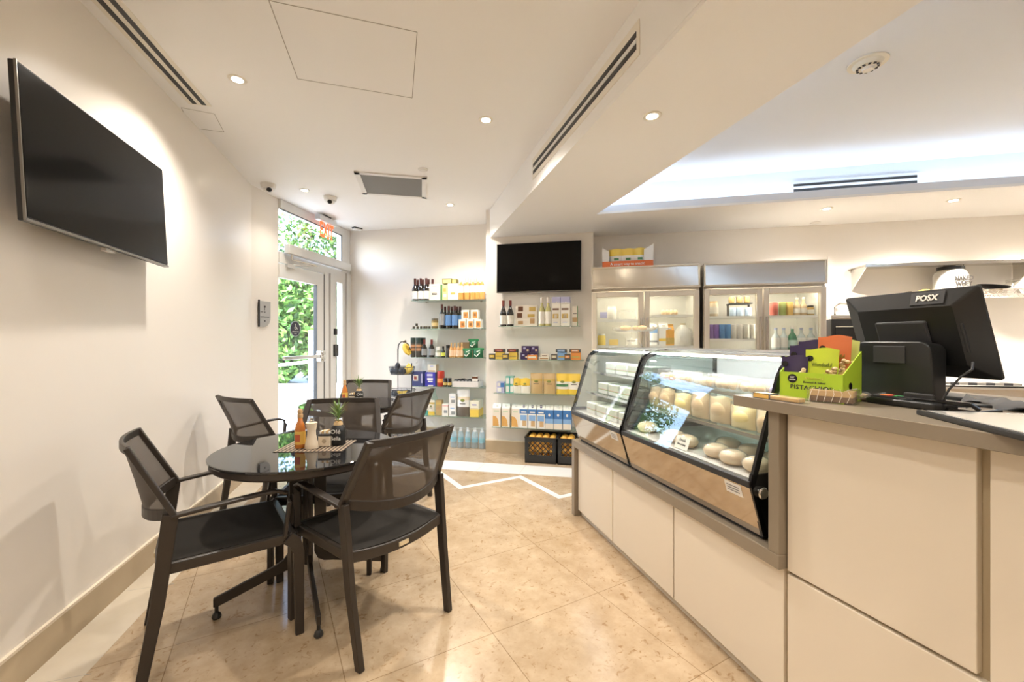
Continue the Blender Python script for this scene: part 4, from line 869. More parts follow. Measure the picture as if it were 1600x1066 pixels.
# generic carton with printed patches
def carton(name,label,cat,fn,px0,px1,d,z,h,dep,col,patches=(),group=None,rot=0,txt=None,side=None,lid=None):
    x0,y0=fn(px0,d); x1,y1=fn(px1,d); w=math.hypot(x1-x0,y1-y0); rz=(LR if fn is LP else PR if fn is PP else math.atan(FRs))+rot
    mb=MB().m(col); mb.box(-w/2,w/2,0,dep,0,h)
    for p in patches:
        a,b,c,d_,m_=p; mb.m(m_).box(-w/2+a*w,-w/2+b*w,-.0012,.0,c*h,d_*h)
        if a==0 and b==1: mb.box(w/2,w/2+.0012,0,dep,c*h,d_*h)
    if side: mb.m(side).box(w/2,w/2+.001,0,dep,0,h)
    if lid: mb.m(lid).box(-w/2-.001,w/2+.001,-.001,dep+.001,h-.003,h+.001)
    o=mb.build(name,loc=((x0+x1)/2,(y0+y1)/2,z+.0006),rz=rz,smooth=0,bevel=.0015); tag(o,label,cat,group)
    if txt: 
        for tt,fx,fz,sz,mm in txt: text(tt,sz,mm,o,((fx-.5)*w,-.0018,fz*h))
    return o
def oval(o_mats,cx,cz,rx,rz_): return
gold=M('ink_gold',(.60,.42,.12),.4); ink=M('ink_dark',(.10,.09,.08),.5); teal=M('ink_teal',(.10,.42,.40),.5); green=M('ink_green',(.08,.25,.10),.5); navy=M('navy',(.04,.06,.20),.4); bluebright=M('royal_blue',(.05,.05,.42),.35); redm=M('tin_red',(.45,.04,.02),.3); orange=M('orange_card',(.80,.30,.07),.5); yellow=M('yellow_card',(.85,.60,.10),.5); lilac=M('lilac_card',(.50,.50,.72),.5); lblue=M('light_blue',(.25,.45,.75),.5); mblue=M('mid_blue',(.06,.20,.50),.45); choc=M('chocolate',(.13,.05,.02),.4); beige=M('beige_card',(.72,.60,.42),.55); purple=M('purple_card',(.06,.035,.13),.4)
ivory=M('ivory_card',(.82,.76,.66),.55)
carton('biscuit_box','white gift box with a dark oval, left one on the top left shelf','box',LP,670.5,687,.22,LZ[0],.208,.12,ivory,[(.28,.72,.33,.46,ink),(.34,.66,.36,.43,ivory),(.3,.7,.85,.88,beige)],'white gift boxes on the top left shelf')
carton('biscuit_box','white gift box with a gold oval, right one on the top left shelf','box',LP,699.5,716,.22,LZ[0],.208,.12,ivory,[(.28,.72,.33,.46,gold),(.3,.7,.85,.88,beige)],'white gift boxes on the top left shelf')
carton('tea_box','yellow and green patterned box between two white gift boxes','box',LP,688.5,699,.20,LZ[0],.20,.10,M('pale_yellow',(.70,.64,.30),.5),[(.0,.25,.0,1,green),(.35,.8,.55,.75,gold),(.4,.85,.2,.4,ivory)])
carton('flat_box','pale yellow box lying on the gift boxes, wider one','box',LP,691,705.5,.21,LZ[0]+.209,.064,.09,M('dark_edge',(.22,.2,.04),.5),[(.06,.94,.12,.84,M('lemon',(.85,.78,.25),.5))])
carton('flat_box','small yellow box lying on the gift boxes at right','box',LP,706.2,713,.21,LZ[0]+.209,.056,.09,_m['dark_edge'],[(.08,.9,.14,.84,M('lemon2',(.82,.70,.20),.5))])
# second shelf
def small_jar():
    r=empty('spice_jar',(0,0,0)); MB().m(M('jar_dark',(.06,.045,.03),.3)).lathe([(.015,0),(.016,.003),(.016,.022),(.012,.026)],12).build('jar_body',r); MB().m(M('jar_lid',(.30,.28,.2),.4)).lathe([(.015,.026),(.015,.036),(0,.036)],12).build('lid',r); return r
K=Kind(small_jar,'jar','tiny jars on the second left shelf')
for i,px in enumerate((646.5,652.5,658,663,666.5,671)): K.put(sp(LP,px,.20,LZ[1]),LR,'tiny dark jar on the second left shelf, '+ORD[i])
K.put(sp(LP,651,.20,LZ[1]+.0365),LR,'tiny dark jar stacked on top of the others')
r=empty('olive_jar',sp(LP,679.5,.20,LZ[1]),LR,'wide jar with gold label on the second left shelf','jar'); MB().m(M('jar_olive',(.22,.16,.06),.15)).lathe([(.040,0),(.043,.005),(.043,.095),(.038,.105)],18).build('jar_body',r); MB().m(M('gold_lbl',(.62,.48,.22),.5)).lathe([(.0438,.03),(.0438,.075)],18).build('paper_label',r); MB().m(M('lid_dark',(.12,.10,.06),.3)).lathe([(.042,.105),(.042,.128),(0,.128)],18).build('lid',r)
K=bottle_kind('oil_bottle',.31,.035,dk,grey_l,foil_d,'bottle','dark bottles on the second left shelf',(.14,.60),False,foil=.2); K.put(sp(LP,690.5,.21,LZ[1]),LR,'tallest dark bottle with grey label, second left shelf')
K=bottle_kind('blue_label_bottle',.285,.0375,dk,blue_l,foil_d,'wine bottle','blue label bottles on the second left shelf',(.14,.60),False,foil=.2)
for i,px in enumerate((701,710.5)): K.put(sp(LP,px,.21,LZ[1]),LR,['left','right'][i]+' blue-labelled wine bottle in the front row, second left shelf')
for i,px in enumerate((695.5,706,714,719)): K.put(sp(LP,px,.11,LZ[1]),LR,'dark wine bottle standing behind the blue-labelled pair, '+ORD[i])
for i,(a,b_,k_) in enumerate(((716.5,727.5,0),(728.8,740,0),(741,752,0),(721,732.5,1),(735.5,747,1))):
    carton('pasta_box','white box with orange food picture, '+['lower left','lower middle','lower right','upper left','upper right'][i]+' of the stack','box',LP,a,b_,.21,LZ[1]+k_*.1165,.115,.09,paper,[(.25,.9,.12,.8,orange),(.4,.75,.3,.62,bread2),(0,.12,0,1,ivory)],'picture boxes on the second left shelf')
# third shelf
def tubek():
    r=empty('tall_canister',(0,0,0)); MB().m(ink).lathe([(.030,0),(.032,.003),(.032,.25),(0,.25)],16).build('tube',r); MB().m(M('copper_lbl',(.55,.30,.16),.4)).lathe([(.0325,.08),(.0325,.16)],16).m(M('lbl_line',(.05,.03,.03),.4)).lathe([(.0328,.115),(.0328,.125)],16).build('band_label',r); MB().m(M('lid_green',(.03,.05,.045),.3)).lathe([(.033,.18),(.033,.25),(0,.25)],16).build('lid',r); return r
K=Kind(tubek,'canister','tall canisters on the third left shelf')
for i,(px,d_) in enumerate(((645.5,.21),(654,.21),(661,.11))): K.put(sp(LP,px,d_,LZ[2]),LR,['leftmost','middle','rear'][i]+' tall dark canister with copper band, third left shelf')
K=bottle_kind('vinegar_bottle',.225,.037,dk,grey_l,foil_r,'bottle','short dark bottles on the third left shelf',(.12,.48),True,foil=.28)
for i,px in enumerate((663,674.5)): K.put(sp(LP,px,.21,LZ[2]),LR,['left','right'][i]+' short dark bottle with red cap, third left shelf')
r=empty('mustard_jar',sp(LP,684.5,.2,LZ[2]),LR,'squat jar with white lid, third left shelf','jar'); MB().m(M('jar_grn',(.30,.33,.26),.2)).lathe([(.032,0),(.035,.004),(.035,.085),(.028,.095)],16).build('jar_body',r); MB().m(paper).lathe([(.0355,.015),(.0355,.06)],16).build('paper_label',r); MB().m(white).lathe([(.027,.095),(.027,.135),(0,.135)],14).build('lid',r)
r=empty('lime_label_bottle',sp(LP,692.5,.21,LZ[2]),LR,'little dark bottle with lime label, third left shelf','bottle'); MB().m(dk).lathe([(.024,0),(.026,.003),(.026,.075),(.012,.1),(.011,.13)],14).build('glass_body',r); MB().m(M('lbl_lime',(.65,.68,.10),.5)).lathe([(.0265,.015),(.0265,.06)],14).build('paper_label',r); MB().m(black).lathe([(.013,.11),(.013,.14),(0,.14)],12).build('cap',r)
r=empty('grinder_jar',sp(LP,700,.2,LZ[2]),LR,'dark pepper grinder jar beside the amber bottles','jar'); MB().m(M('pepper_dark',(.05,.045,.04),.3)).lathe([(.024,0),(.025,.003),(.025,.11),(.022,.115)],14).build('jar_body',r); MB().m(black).lathe([(.023,.115),(.025,.155),(0,.158)],14).build('cap',r)
K=bottle_kind('amber_drink_bottle',.185,.025,M('amber_drink',(.68,.36,.13),.15,coat=.4),M('lbl_peach',(.85,.62,.42),.5),M('cap_gold',(.75,.5,.2),.3),'bottle','amber bottles on the third left shelf',(.1,.5),False,foil=.12)
for i,px in enumerate((705,710.5,716,721.5)): K.put(sp(LP,px,.21-.02*(i%2),LZ[2]),LR,'slim amber drink bottle on the third left shelf, '+ORD[i])
carton('cardboard_box','brown cardboard box behind the green pouches','box',LP,718,737,.12,LZ[2],.19,.08,M('kraft',(.40,.24,.12),.6))
def green_pouch():
    r=empty('coffee_pouch',(0,0,0)); mb=MB().m(M('pouch_green',(.02,.13,.05),.35)); pouch(mb,.115,.105,.045); mb.build('pouch',r,60)
    mb=MB().m(M('clip_green',(.03,.22,.08),.4)); mb.box(-.068,.068,-.012,.012,.085,.115); mb.build('folded_top',r,0,.008)
    mb=MB().m(paper); mb.tube([(-.03,-.040,.035),(-.008,-.046,.015),(.03,-.040,.058)],.006,6,(0,1,0)); mb.ell((0,-.044,.07),(.008,.004,.008)); mb.build('printed_mark',r); return r
K=Kind(green_pouch,'coffee bag','green pouches on the third left shelf')
K.put(sp(LP,731,.2,LZ[2]),LR,'green pouch at lower left of the three'); K.put(sp(LP,747,.2,LZ[2]),LR,'green pouch at lower right of the three',scale=(1.15,1,1.05)); K.put(sp(LP,740,.17,LZ[2]+.118),LR,'green pouch lying on top of the other two')
# fourth shelf
carton('blue_box','slate blue box with red and white emblem, fourth left shelf','box',LP,644,661,.23,LZ[3],.185,.10,M('slate_blue',(.07,.09,.25),.4),[(.1,.55,.35,.75,white),(.18,.48,.42,.68,redm),(.82,.94,.2,.85,lilac)],side=navy)
carton('blue_box','royal blue box with white print, fourth left shelf','box',LP,664,680,.23,LZ[3],.175,.10,bluebright,[(.2,.75,.72,.9,lilac),(.22,.78,.44,.6,white),(.3,.75,.3,.38,white),(.3,.8,.0,.08,ivory)],side=navy)
carton('white_box','small white carton on top of the royal blue box','box',LP,668,681,.21,LZ[3]+.176,.095,.10,ivory,[(.1,.9,.1,.25,gold),(.3,.7,.75,.9,lilac)],side=beige)
r=empty('red_tin',sp(LP,689,.2,LZ[3]),LR,'tall red tin on the fourth left shelf','tin'); MB().m(redm).lathe([(.045,0),(.047,.003),(.047,.18),(.04,.195),(0,.195)],18).build('body',r); MB().m(orange).lathe([(.0475,.05),(.0475,.10)],18).build('band_label',r)
def djar():
    r=empty('preserve_jar',(0,0,0)); MB().m(M('jar_blk',(.03,.02,.02),.1)).lathe([(.024,0),(.026,.003),(.026,.085),(.022,.092)],14).build('jar_body',r); MB().m(gold).lathe([(.0265,.02),(.0265,.055)],14).build('paper_label',r); MB().m(M('lid_b',(.04,.04,.04),.3)).lathe([(.025,.092),(.025,.108),(0,.108)],14).build('lid',r); return r
K=Kind(djar,'jar','small dark jars on the fourth left shelf')
for i,px in enumerate((695.5,702.5)): K.put(sp(LP,px,.23,LZ[3]),LR,['left','right'][i]+' small dark jar with gold label beside the red tin')
x0,y0=LP(704.5,.27); x1,y1=LP(744.5,.27); w=math.hypot(x1-x0,y1-y0); r=empty('shelf_tray',((x0+x1)/2+.02,(y0+y1)/2,LZ[3]+.0005),LR,'open white tray on the fourth left shelf','tray')
mb=MB().m(M('tray_white',(.74,.70,.66),.5)); 
for q in ((-w/2,w/2,0,.003),(-w/2,w/2,.22,.223),(-w/2,-w/2+.003,0,.223),(w/2-.003,w/2,0,.223)): mb.box(*q,0,.072)
mb.box(-w/2,w/2,0,.223,0,.003); mb.build('tray_body',r,0)
for i in range(7):
    xx=-w/2+.03+i*(w-.06)/6; p=Vector((math.cos(LR)*xx-math.sin(LR)*.06,math.sin(LR)*xx+math.cos(LR)*.06)); 
    tag(MB().m(M('pack_black',(.02,.02,.025),.3)).box(-.02,.02,-.03,.03,0,.088+.006*(i%3)).m(grey_l).box(-.016,.016,-.031,-.03,.05,.08).build('snack_pack',loc=(r.location.x+p.x,r.location.y+p.y,LZ[3]+.004),rz=LR+.05,bevel=.002,smooth=0),'black snack pack in the white shelf tray, '+ORD[i],'snack pack','black packs in the white tray')
carton('card_box','small white box with dark top on the shelf tray','box',LP,737.5,746,.255,LZ[3]+.075,.06,.05,paper,[(0,1,.55,1,choc)],rot=.1)
# lowest shelf
ysn_=None
def pouch_item(name,label,cat,fn,px,d,z,w,h,th,mat,bands=(),group=None,rot=0):
    x,y=fn(px,d); rz=(LR if fn is LP else PR)+rot; r=empty(name,(x,y,z+.001),rz,label,cat,group)
    mb=MB().m(mat); pouch(mb,w,h,th)
    # recolour bands by height
    for m_,z0,z1 in bands:
        if m_ not in mb.mats: mb.mats.append(m_)
        k_=mb.mats.index(m_)
        for fi,f in enumerate(mb.f):
            zc=sum(mb.v[i].z for i in f)/len(f)/h
            if z0<=zc<=z1: mb.mi[fi]=k_
    mb.build('pouch',r,60); MB().m(M('ink_olive',(.24,.26,.06),.5) if mat is not ysn_ else paper).ell((0,-th*.96,h*.62),(w*.17,.0035,h*.06),12,6).m(ink).box(-w*.22,w*.22,-th*1.01,-th*.9,h*.48,h*.51).build('printed_mark',r); MB().m(mat).box(-w/2*.98,w/2*.98,-.0015,.0015,h*.965,h*1.03).build('sealed_top',r,0)
    return r
L5=LZ[4]
pouch_item('snack_bag','teal and white bag at the left of the lowest left shelf','snack bag',LP,664,.2,L5,.085,.16,.02,paper,[(teal,.0,.35)])
pouch_item('snack_bag','cream patterned bag on the lowest left shelf','snack bag',LP,674,.2,L5,.09,.185,.02,ivory,[(yellow,.0,.2),(gold,.75,.9)])
carton('grain_box','brown and gold box on the lowest left shelf','box',LP,680.5,690,.2,L5,.19,.07,M('brown_gold',(.50,.34,.14),.5),[(.1,.9,.3,.55,bread2),(.1,.9,.7,.85,gold)])
carton('tea_carton','short white box with rosy print, lowest left shelf','box',LP,690.8,700,.24,L5,.15,.07,paper,[(.3,.9,.25,.5,grey_l),(0,1,.82,.9,M('rosy',(.8,.45,.4),.5))])
carton('sugar_carton','white carton, lower of the stacked pair','box',LP,701.5,712,.24,L5,.145,.08,white,[(.35,.9,.15,.45,grey_l),(.2,.8,.65,.72,lblue)],'stacked white cartons'); carton('sugar_carton','white carton, upper of the stacked pair','box',LP,701.5,712,.24,L5+.147,.135,.08,white,[(.35,.9,.15,.45,grey_l),(.2,.8,.65,.72,lblue)],'stacked white cartons')
pouch_item('flour_bag','large white bag with dark base, lowest left shelf','flour bag',LP,724,.22,L5,.165,.33,.035,white,[(M('bag_dark',(.16,.13,.10),.5),0,.33),(beige,.62,.7)])
for i in range(3): 
    x,y=LP(741,.24); dx=i*.075
    tag(MB().m(M('cream_carton',(.82,.78,.62),.5)).box(-.055,.055,0,.07,0,.20).m(yellow).box(-.0555,.0555,-.001,.0705,.0,.095).m(M('purple_ink',(.25,.22,.45),.5)).box(-.03,.03,-.0014,0,.145,.158).m(gold).box(-.05,.05,-.0014,0,.10,.108).build('cereal_box',loc=(x-math.sin(LR)*dx,y+math.cos(LR)*dx,L5+.001),rz=LR,smooth=0,bevel=.001),'white and yellow box, '+['front','middle','rear'][i]+' of three at the shelf end','box','yellow boxes on the lowest left shelf')
r=empty('glass_carafe',sp(LP,679,.1,L5),LR,'tall clear glass bottle behind the bags, lowest left shelf','bottle'); MB().m(glassy('green_clear',(.85,.95,.92),0,1.5,.12,(.6,.8,.75))).lathe([(.035,0),(.04,.01),(.04,.2),(.015,.27),(.014,.33)],18).build('glass_body',r)
# water pack
def water_bottle(capm,bodym,labm):
    def fn():
        r=empty('water_bottle',(0,0,0)); MB().m(bodym).lathe([(.028,0),(.031,.006),(.029,.06),(.031,.12),(.030,.15),(.014,.19),(.013,.2)],12).build('bottle_body',r)
        MB().m(labm).lathe([(.0315,.07),(.0315,.125)],12).build('wrap_label',r); MB().m(capm).lathe([(.015,.195),(.015,.212),(0,.212)],10).build('cap',r); return r
    return fn
pet=glassy('pet_plastic',(.90,.97,.98),.05,1.45,.3,(.80,.90,.92))
K=Kind(water_bottle(white,pet,M('lbl_aqua',(.20,.52,.62),.4)),'water bottle','water bottles in the wrapped floor pack')
k=0
for j in range(3):
    for i in range(5):
        px=709+i*11.0; x,y=LP(px,.12+.065*(2-j)+.18); 
        K.put((x-.0,y,.001),i,scale=(1.22,1.0,1.0),label=f'clear water bottle in the floor pack, {["front","middle","back"][j]} row, {ORD[i]}'); k+=1
x0,y0=LP(701.5,.475); x1,y1=LP(758,.475); w=math.hypot(x1-x0,y1-y0); tag(MB().m(glassy('shrink_wrap',(.96,.98,.99),.1,1.45,.10,(.95,.97,1))).box(-w/2,w/2,0,.20,0.0005,.218).build('shrink_wrap',loc=((x0+x1)/2,(y0+y1)/2,0),rz=LR,bevel=.02,seg=3),'clear shrink wrap round the water bottle pack on the floor','wrapping')
# ---------------------------------------------------------------- pier shelves
K=bottle_kind('red_wine_bottle',.285,.0375,dk,paper,foil_r,'wine bottle','red wine bottles under the pier screen',(.07,.42),foil=.22)
for i,px in enumerate((786.5,797.5)): K.put(sp(PP,px,.16,PZ[0]),PR,['left','right'][i]+' red-capped wine bottle under the pier screen')
o=carton('chocolate_box','wide white chocolate box with pictures under the pier screen','box',PP,806,839.5,.18,PZ[0],.225,.06,ivory,[(.10,.34,.72,.95,choc),(.06,.30,.40,.64,choc),(.1,.34,.08,.25,bread2),(.62,.92,.72,.92,gold),(.55,.88,.42,.58,gold),(.66,.88,.12,.36,bread2)])
K=bottle_kind('white_wine_bottle',.31,.036,wh_w,paper,foil_c,'wine bottle','white wine bottles on the top pier shelf',(.08,.50),foil=.2)
for i,px in enumerate((846.8,856.5)): K.put(sp(PP,px,.16,PZ[0]),PR,['left','right'][i]+' white wine bottle on the top pier shelf')
for i,(a,b_) in enumerate(((862,875.3),(876,890.5))):
    carton('truffle_box','white box with small windows, '+['left','right'][i]+' one on the top pier shelf','box',PP,a,b_,.18,PZ[0],.235,.08,paper,[(.1,.85,.72,.8,choc),(.12,.8,.33,.55,gold),(.3,.65,.36,.52,ivory),(.2,.7,.14,.18,lilac)],'white windowed boxes')
    carton('lilac_box','lilac box lying on the white windowed box, '+['left','right'][i],'box',PP,a,b_,.18,PZ[0]+.2365,.075,.08,lilac,[(.0,1,.0,.15,paper),(.5,.62,.1,.3,white)],'lilac boxes')
carton('cookie_pack','slim beige pack at the right end of the top pier shelf','box',PP,893.5,903,.17,PZ[0],.21,.06,ivory,[(.1,.95,.2,.42,bread2),(.9,1,.0,1,green),(.2,.8,.6,.64,ink)])
z2=PZ[1]
for i,(a,b_,m_) in enumerate(((774,787.5,yellow),(795,808,yellow),(871,885,lblue),(892,907,orange))):
    carton('bar_box',['first','second','third, light blue','fourth, orange'][i]+' snack bar box on the second pier shelf','box',PP,a,b_,.16,z2,.078,.07,m_,[(.1,.9,.3,.5,gold)],'bar boxes on the second pier shelf')
    carton('bar_carton','dark banded carton lying on the '+['first','second','third','fourth'][i]+' snack bar box','box',PP,a-2.5,b_,.165,z2+.0785,.036,.08,ink,[(.15,.85,.25,.8,[redm,redm,lblue,orange][i]),(.25,.75,.4,.65,white)],'dark cartons on the second pier shelf')
    carton('chocolate_bar','small dark and yellow bar box beside the '+['first','second','third','fourth'][i]+' snack box','box',PP,a-10,a-1,.19,z2,.062,.05,ink,[(.1,.9,.3,.75,[yellow,yellow,beige,orange][i]),(.3,.7,.42,.62,white)],'small bar boxes on the second pier shelf')
for i,(a,b_,zz,m_) in enumerate(((813,826,0,purple),(827,840,0,purple),(815,828,.075,purple),(829,841,.075,purple))):
    carton('chocolate_bag','dark purple chocolate pack, '+['lower left','lower right','upper left','upper right'][i]+' of the pile','chocolate',PP,a,b_,.13,z2+zz,.072,.08,m_,[(.2,.5,.5,.8,lilac),(.6,.85,.2,.5,beige)],'purple packs on the second pier shelf',rot=.05*(i-1))
carton('biscuit_pack','orange biscuit pack in front of the purple packs','biscuit pack',PP,824,839,.20,z2,.05,.05,orange,[(.1,.9,.3,.7,ivory)])
carton('biscuit_pack','cream biscuit pack, lower one beside the purple pile','biscuit pack',PP,842,858,.18,z2,.03,.08,ivory,[(.1,.9,.2,.6,bread2)]); carton('biscuit_pack','cream biscuit pack, upper tilted one','biscuit pack',PP,844.5,857,.17,z2+.031,.03,.07,ivory,[(.2,.8,.2,.5,choc)],rot=.15)
z3=PZ[2]
carton('cracker_box','blue and white cracker box, left on the third pier shelf','box',PP,776,788,.17,z3,.12,.07,lilac,[(.1,.6,.1,.45,white),(.5,.95,.5,.9,mblue),(.1,.5,.6,.9,white)])
for i in range(2): carton('mint_box','mint green box, '+['lower','upper'][i]+' of the pair','box',PP,790,802.5,.16,z3+i*.092,.09,.07,M('mint',(.25,.60,.50),.5),[(.05,.45,.1,.8,white),(.55,.95,.1,.8,white),(.4,.6,.0,1,teal)],'mint boxes')
ysn=M('bag_yellow',(.88,.62,.08),.35); tanb=M('bag_tan',(.62,.44,.22),.3)
for i,(px,w_,h_) in enumerate(((807,.09,.165),(820.5,.11,.165))): pouch_item('snack_bag','yellow topped white snack bag, '+['left','right'][i]+' one on the third pier shelf','snack bag',PP,px,.15,z3,w_,h_,.022,paper,[(ysn,.55,1.1)],'yellow topped bags')
for i,px in enumerate((838.5,858.5)): pouch_item('chip_bag','plump golden tan bag, '+['left','right'][i]+' one on the third pier shelf','snack bag',PP,px,.14,z3,.135,.215,.035,tanb,[(gold,.62,.78)],'tan bags')
for i,px in enumerate((879,897)): pouch_item('chip_bag',['yellow and white bag with green print next to the tan bags','yellow bag half hidden by the display case'][i],'snack bag',PP,px,.14,z3,.135,.215,.032,ysn,[(paper,.2,.62),(green,.38,.48)] if i==0 else [(paper,.25,.6)],'yellow bags')
z4=PZ[3]
def milkbox(kind):
    def fn():
        w,dp,h=.088,.10,.205; r=empty('oat_milk_carton',(0,0,0)); 
        base={'o':ivory,'b':white,'m':mblue}[kind]
        mb=MB().m(base); mb.box(-w/2,w/2,0,dp,0,h); mb.m(M('carton_top',(.86,.84,.80),.5)); mb.hexa([(-w/2,0,h),(w/2,0,h),(w/2,dp,h),(-w/2,dp,h)],[(-w/2,dp*.35,h+.028),(w/2,dp*.35,h+.028),(w/2,dp*.65,h+.028),(-w/2,dp*.65,h+.028)])
        if kind=='o': mb.m(M('oat_orange',(.72,.40,.12),.5)).add([(-w/2,-.001,.01),(w*.3,-.001,.01),(w*.18,-.001,.08),(-w*.1,-.001,.115),(-w/2,-.001,.12)],[(0,1,2,3,4)]); mb.m(M('pale_green',(.6,.68,.5),.5)).box(-w*.35,w*.3,-.001,0,.165,.18)
        if kind=='b': mb.m(mblue).box(-w/2,w/2,-.001,0,.155,.205); mb.m(lblue).box(-w*.4,w*.4,-.001,0,.08,.14); mb.m(tanm).box(-w*.15,w*.35,-.0015,0,.02,.08); mb.m(white).box(-w*.3,w*.35,-.0016,0,.165,.18)
        if kind=='m': mb.m(lblue).box(-w/2,w/2,-.001,0,.06,.11); mb.m(ivory).box(-w/2,w/2,-.001,0,.0,.06); mb.m(white).ell((0,-.002,.15),(.012,.001,.016),8,5)
        mb.build('carton',r,0,.001); c=MB().m(purple if kind=='b' else white).lathe([(.014,0),(.014,.014),(0,.014)],12).build('cap',r); c.location=(0,.03,h+.012)
        return r
    return fn
for kd,pxs,ds,gg in (('o',(776,790,805.5),'white and orange oat drink carton','orange cartons'),('b',(818,831.5,845),'blue and white drink carton with purple cap','blue and white cartons'),('m',(858.3,872,886),'mid blue drink carton','mid blue cartons')):
    K=Kind(milkbox(kd),'drink carton',gg+' on the lowest pier shelf')
    for i,px in enumerate(pxs):
        K.put(sp(PP,px,.20,z4),PR,ds+', front row, '+['left one','middle one','right one'][i]); K.put(sp(PP,px,.095,z4),PR,ds+', back row, '+['left one','middle one','right one'][i])
# crates of oranges
def make_crate():
    r=empty('milk_crate',(0,0,0)); w,dp,h=.33,.31,.27; mb=MB().m(M('crate_black',(.02,.02,.02),.5)); t_=.008
    mb.box(0,w,0,dp,0,.01)
    for ax in range(4):
        def pl(u0,u1,z0,z1):
            if ax==0: mb.box(u0*w,u1*w,0,t_,z0,z1)
            if ax==1: mb.box(u0*w,u1*w,dp-t_,dp,z0,z1)
            if ax==2: mb.box(0,t_,u0*dp,u1*dp,z0,z1)
            if ax==3: mb.box(w-t_,w,u0*dp,u1*dp,z0,z1)
        pl(0,1,0,.085); pl(0,1,.225,h); pl(0,.12,.085,.225); pl(.88,1,.085,.225)
        # diagonal lattice
        for k_ in range(-3,6):
            for sgn in (1,-1):
                pts=[]
                for z in (.085,.225):
                    u=.12+k_*.165+(sgn*(z-.085)/w if sgn>0 else (.225-z)/w-.0); pts.append((u,z))
                (u0,za),(u1,zb)=pts
                # clip
                def clip(u0,za,u1,zb):
                    if max(u0,u1)<=.12 or min(u0,u1)>=.88: return None
                    f=lambda u:(za+(zb-za)*(u-u0)/(u1-u0))
                    a,b=sorted((u0,u1)); a=max(a,.12); b=min(b,.88); return (a,f(a),b,f(b))
                c_=clip(u0,za,u1,zb)
                if not c_: continue
                a,z_a,b,z_b=c_
                if ax<2: y=t_/2 if ax==0 else dp-t_/2; mb.bar([(a*w,y,z_a),(b*w,y,z_b)],t_*.7,.008,up=(0,0,1))
                else: x=t_/2 if ax==2 else w-t_/2; mb.bar([(x,a*dp,z_a),(x,b*dp,z_b)],t_*.7,.008)
    mb.box(-.004,w+.004,-.004,.006,h-.012,h); mb.box(-.004,w+.004,dp-.006,dp+.004,h-.012,h); mb.box(-.004,.006,0,dp,h-.012,h); mb.box(w-.006,w+.004,0,dp,h-.012,h)
    mb.build('lattice_body',r,0); return r
K=Kind(make_crate,'crate','black fruit crates under the pier shelves')
c0=Vector((.135,4.44)); dr=Vector((math.cos(PR),math.sin(PR)))
K.put((c0.x,c0.y,.001),PR,'left black milk crate filled with oranges on the floor'); c1_=c0+dr*.342; K.put((c1_.x,c1_.y,.001),PR,'right black milk crate, partly hidden by the counter end')
def make_orange():
    r=empty('orange',(0,0,0)); MB().m(noisy('orange_peel',(.85,.42,.06),(.90,.55,.12),20,.45)).ell((0,0,.037),(.038,.038,.036),14,9).build('fruit',r,80); MB().m(M('stalk_scar',(.25,.2,.06),.7)).lathe([(.004,.0725),(.003,.075),(0,.0755)],6).build('stalk',r); return r
K=Kind(make_orange,'orange','oranges in the black crates'); nn=0
for ci,cc in enumerate((c0,c1_)):
    idx=0
    for lay in range(3):
        for j in range(3):
            for i in range(4):
                if ci==1 and i>1: continue
                u=.055+i*.074+(.0 if lay%2==0 else .008)+R.uniform(-.003,.003); v_=.06+j*.09+R.uniform(-.005,.005); q=cc+dr*u+Vector((-dr.y,dr.x))*v_
                zz=.012+lay*.076+(.02 if lay==2 and j>0 else 0)+(.012 if lay==2 else 0)
                K.put((q.x,q.y,zz+.0),R.random()*6,f'orange in the {["left","right"][ci]} crate, {["bottom","middle","top"][lay]} layer, {["front","middle","back"][j]} row, {ORD[i]}')
# ---------------------------------------------------------------- fruit rack
x,y=onl(5.10,-.2,628); RK=(x,y); wire=M('wire_dark',(.05,.05,.055),.4,.5)
r=empty('fruit_rack',(x,y,0),LR,'dark wire fruit rack with hanging hook left of the shelves','fruit rack')
def circ(rx,ry,z,n=28,cx=0,cy=0): return [(cx+rx*math.cos(2*PI*i/n),cy+ry*math.sin(2*PI*i/n),z) for i in range(n)]
mb=MB().m(wire)
mb.tube([(-.055,.0,.03),(-.055,.0,1.17),(-.045,0,1.235),(-.01,0,1.27),(.04,0,1.27),(.09,0,1.235),(.115,0,1.17)],.007,6); mb.tube([(.135,0,.03),(.135,.0,1.0)],.006,6); mb.build('post',r)
for z,rr in ((.86,.17),(.575,.175),(.10,.19)):
    mb=MB().m(wire); mb.tube(circ(rr,rr*.8,z+.09),.004,5,closed=True); mb.tube(circ(rr*.85,rr*.68,z),.004,5,closed=True)
    for i in range(16):
        a_=2*PI*i/16; mb.tube([(rr*math.cos(a_),rr*.8*math.sin(a_),z+.09),(rr*.85*math.cos(a_),rr*.68*math.sin(a_),z)],.0018,4)
    for i in range(-4,5): mb.tube([(i*rr*.19,-rr*.6*math.sqrt(max(.02,1-(i*.22)**2)),z),(i*rr*.19,rr*.6*math.sqrt(max(.02,1-(i*.22)**2)),z)],.002,4)
    mb.m(glassy('basket_mesh',(.9,.92,.94),.2,1.1,.12,(.3,.32,.34))).lathe([(rr*.85,z),(rr,z+.09)],28,sy=.8); mb.build('basket',r,60)
mb=MB().m(wire); 
for s_ in (-1,1): mb.tube([(-.055+.19*0,0,.1),(s_*.19-.0,-.12,.004)],.005,5); mb.tube([(0,.1,.1),(s_*.15,.14,.004)],.005,5)
mb.build('feet',r)
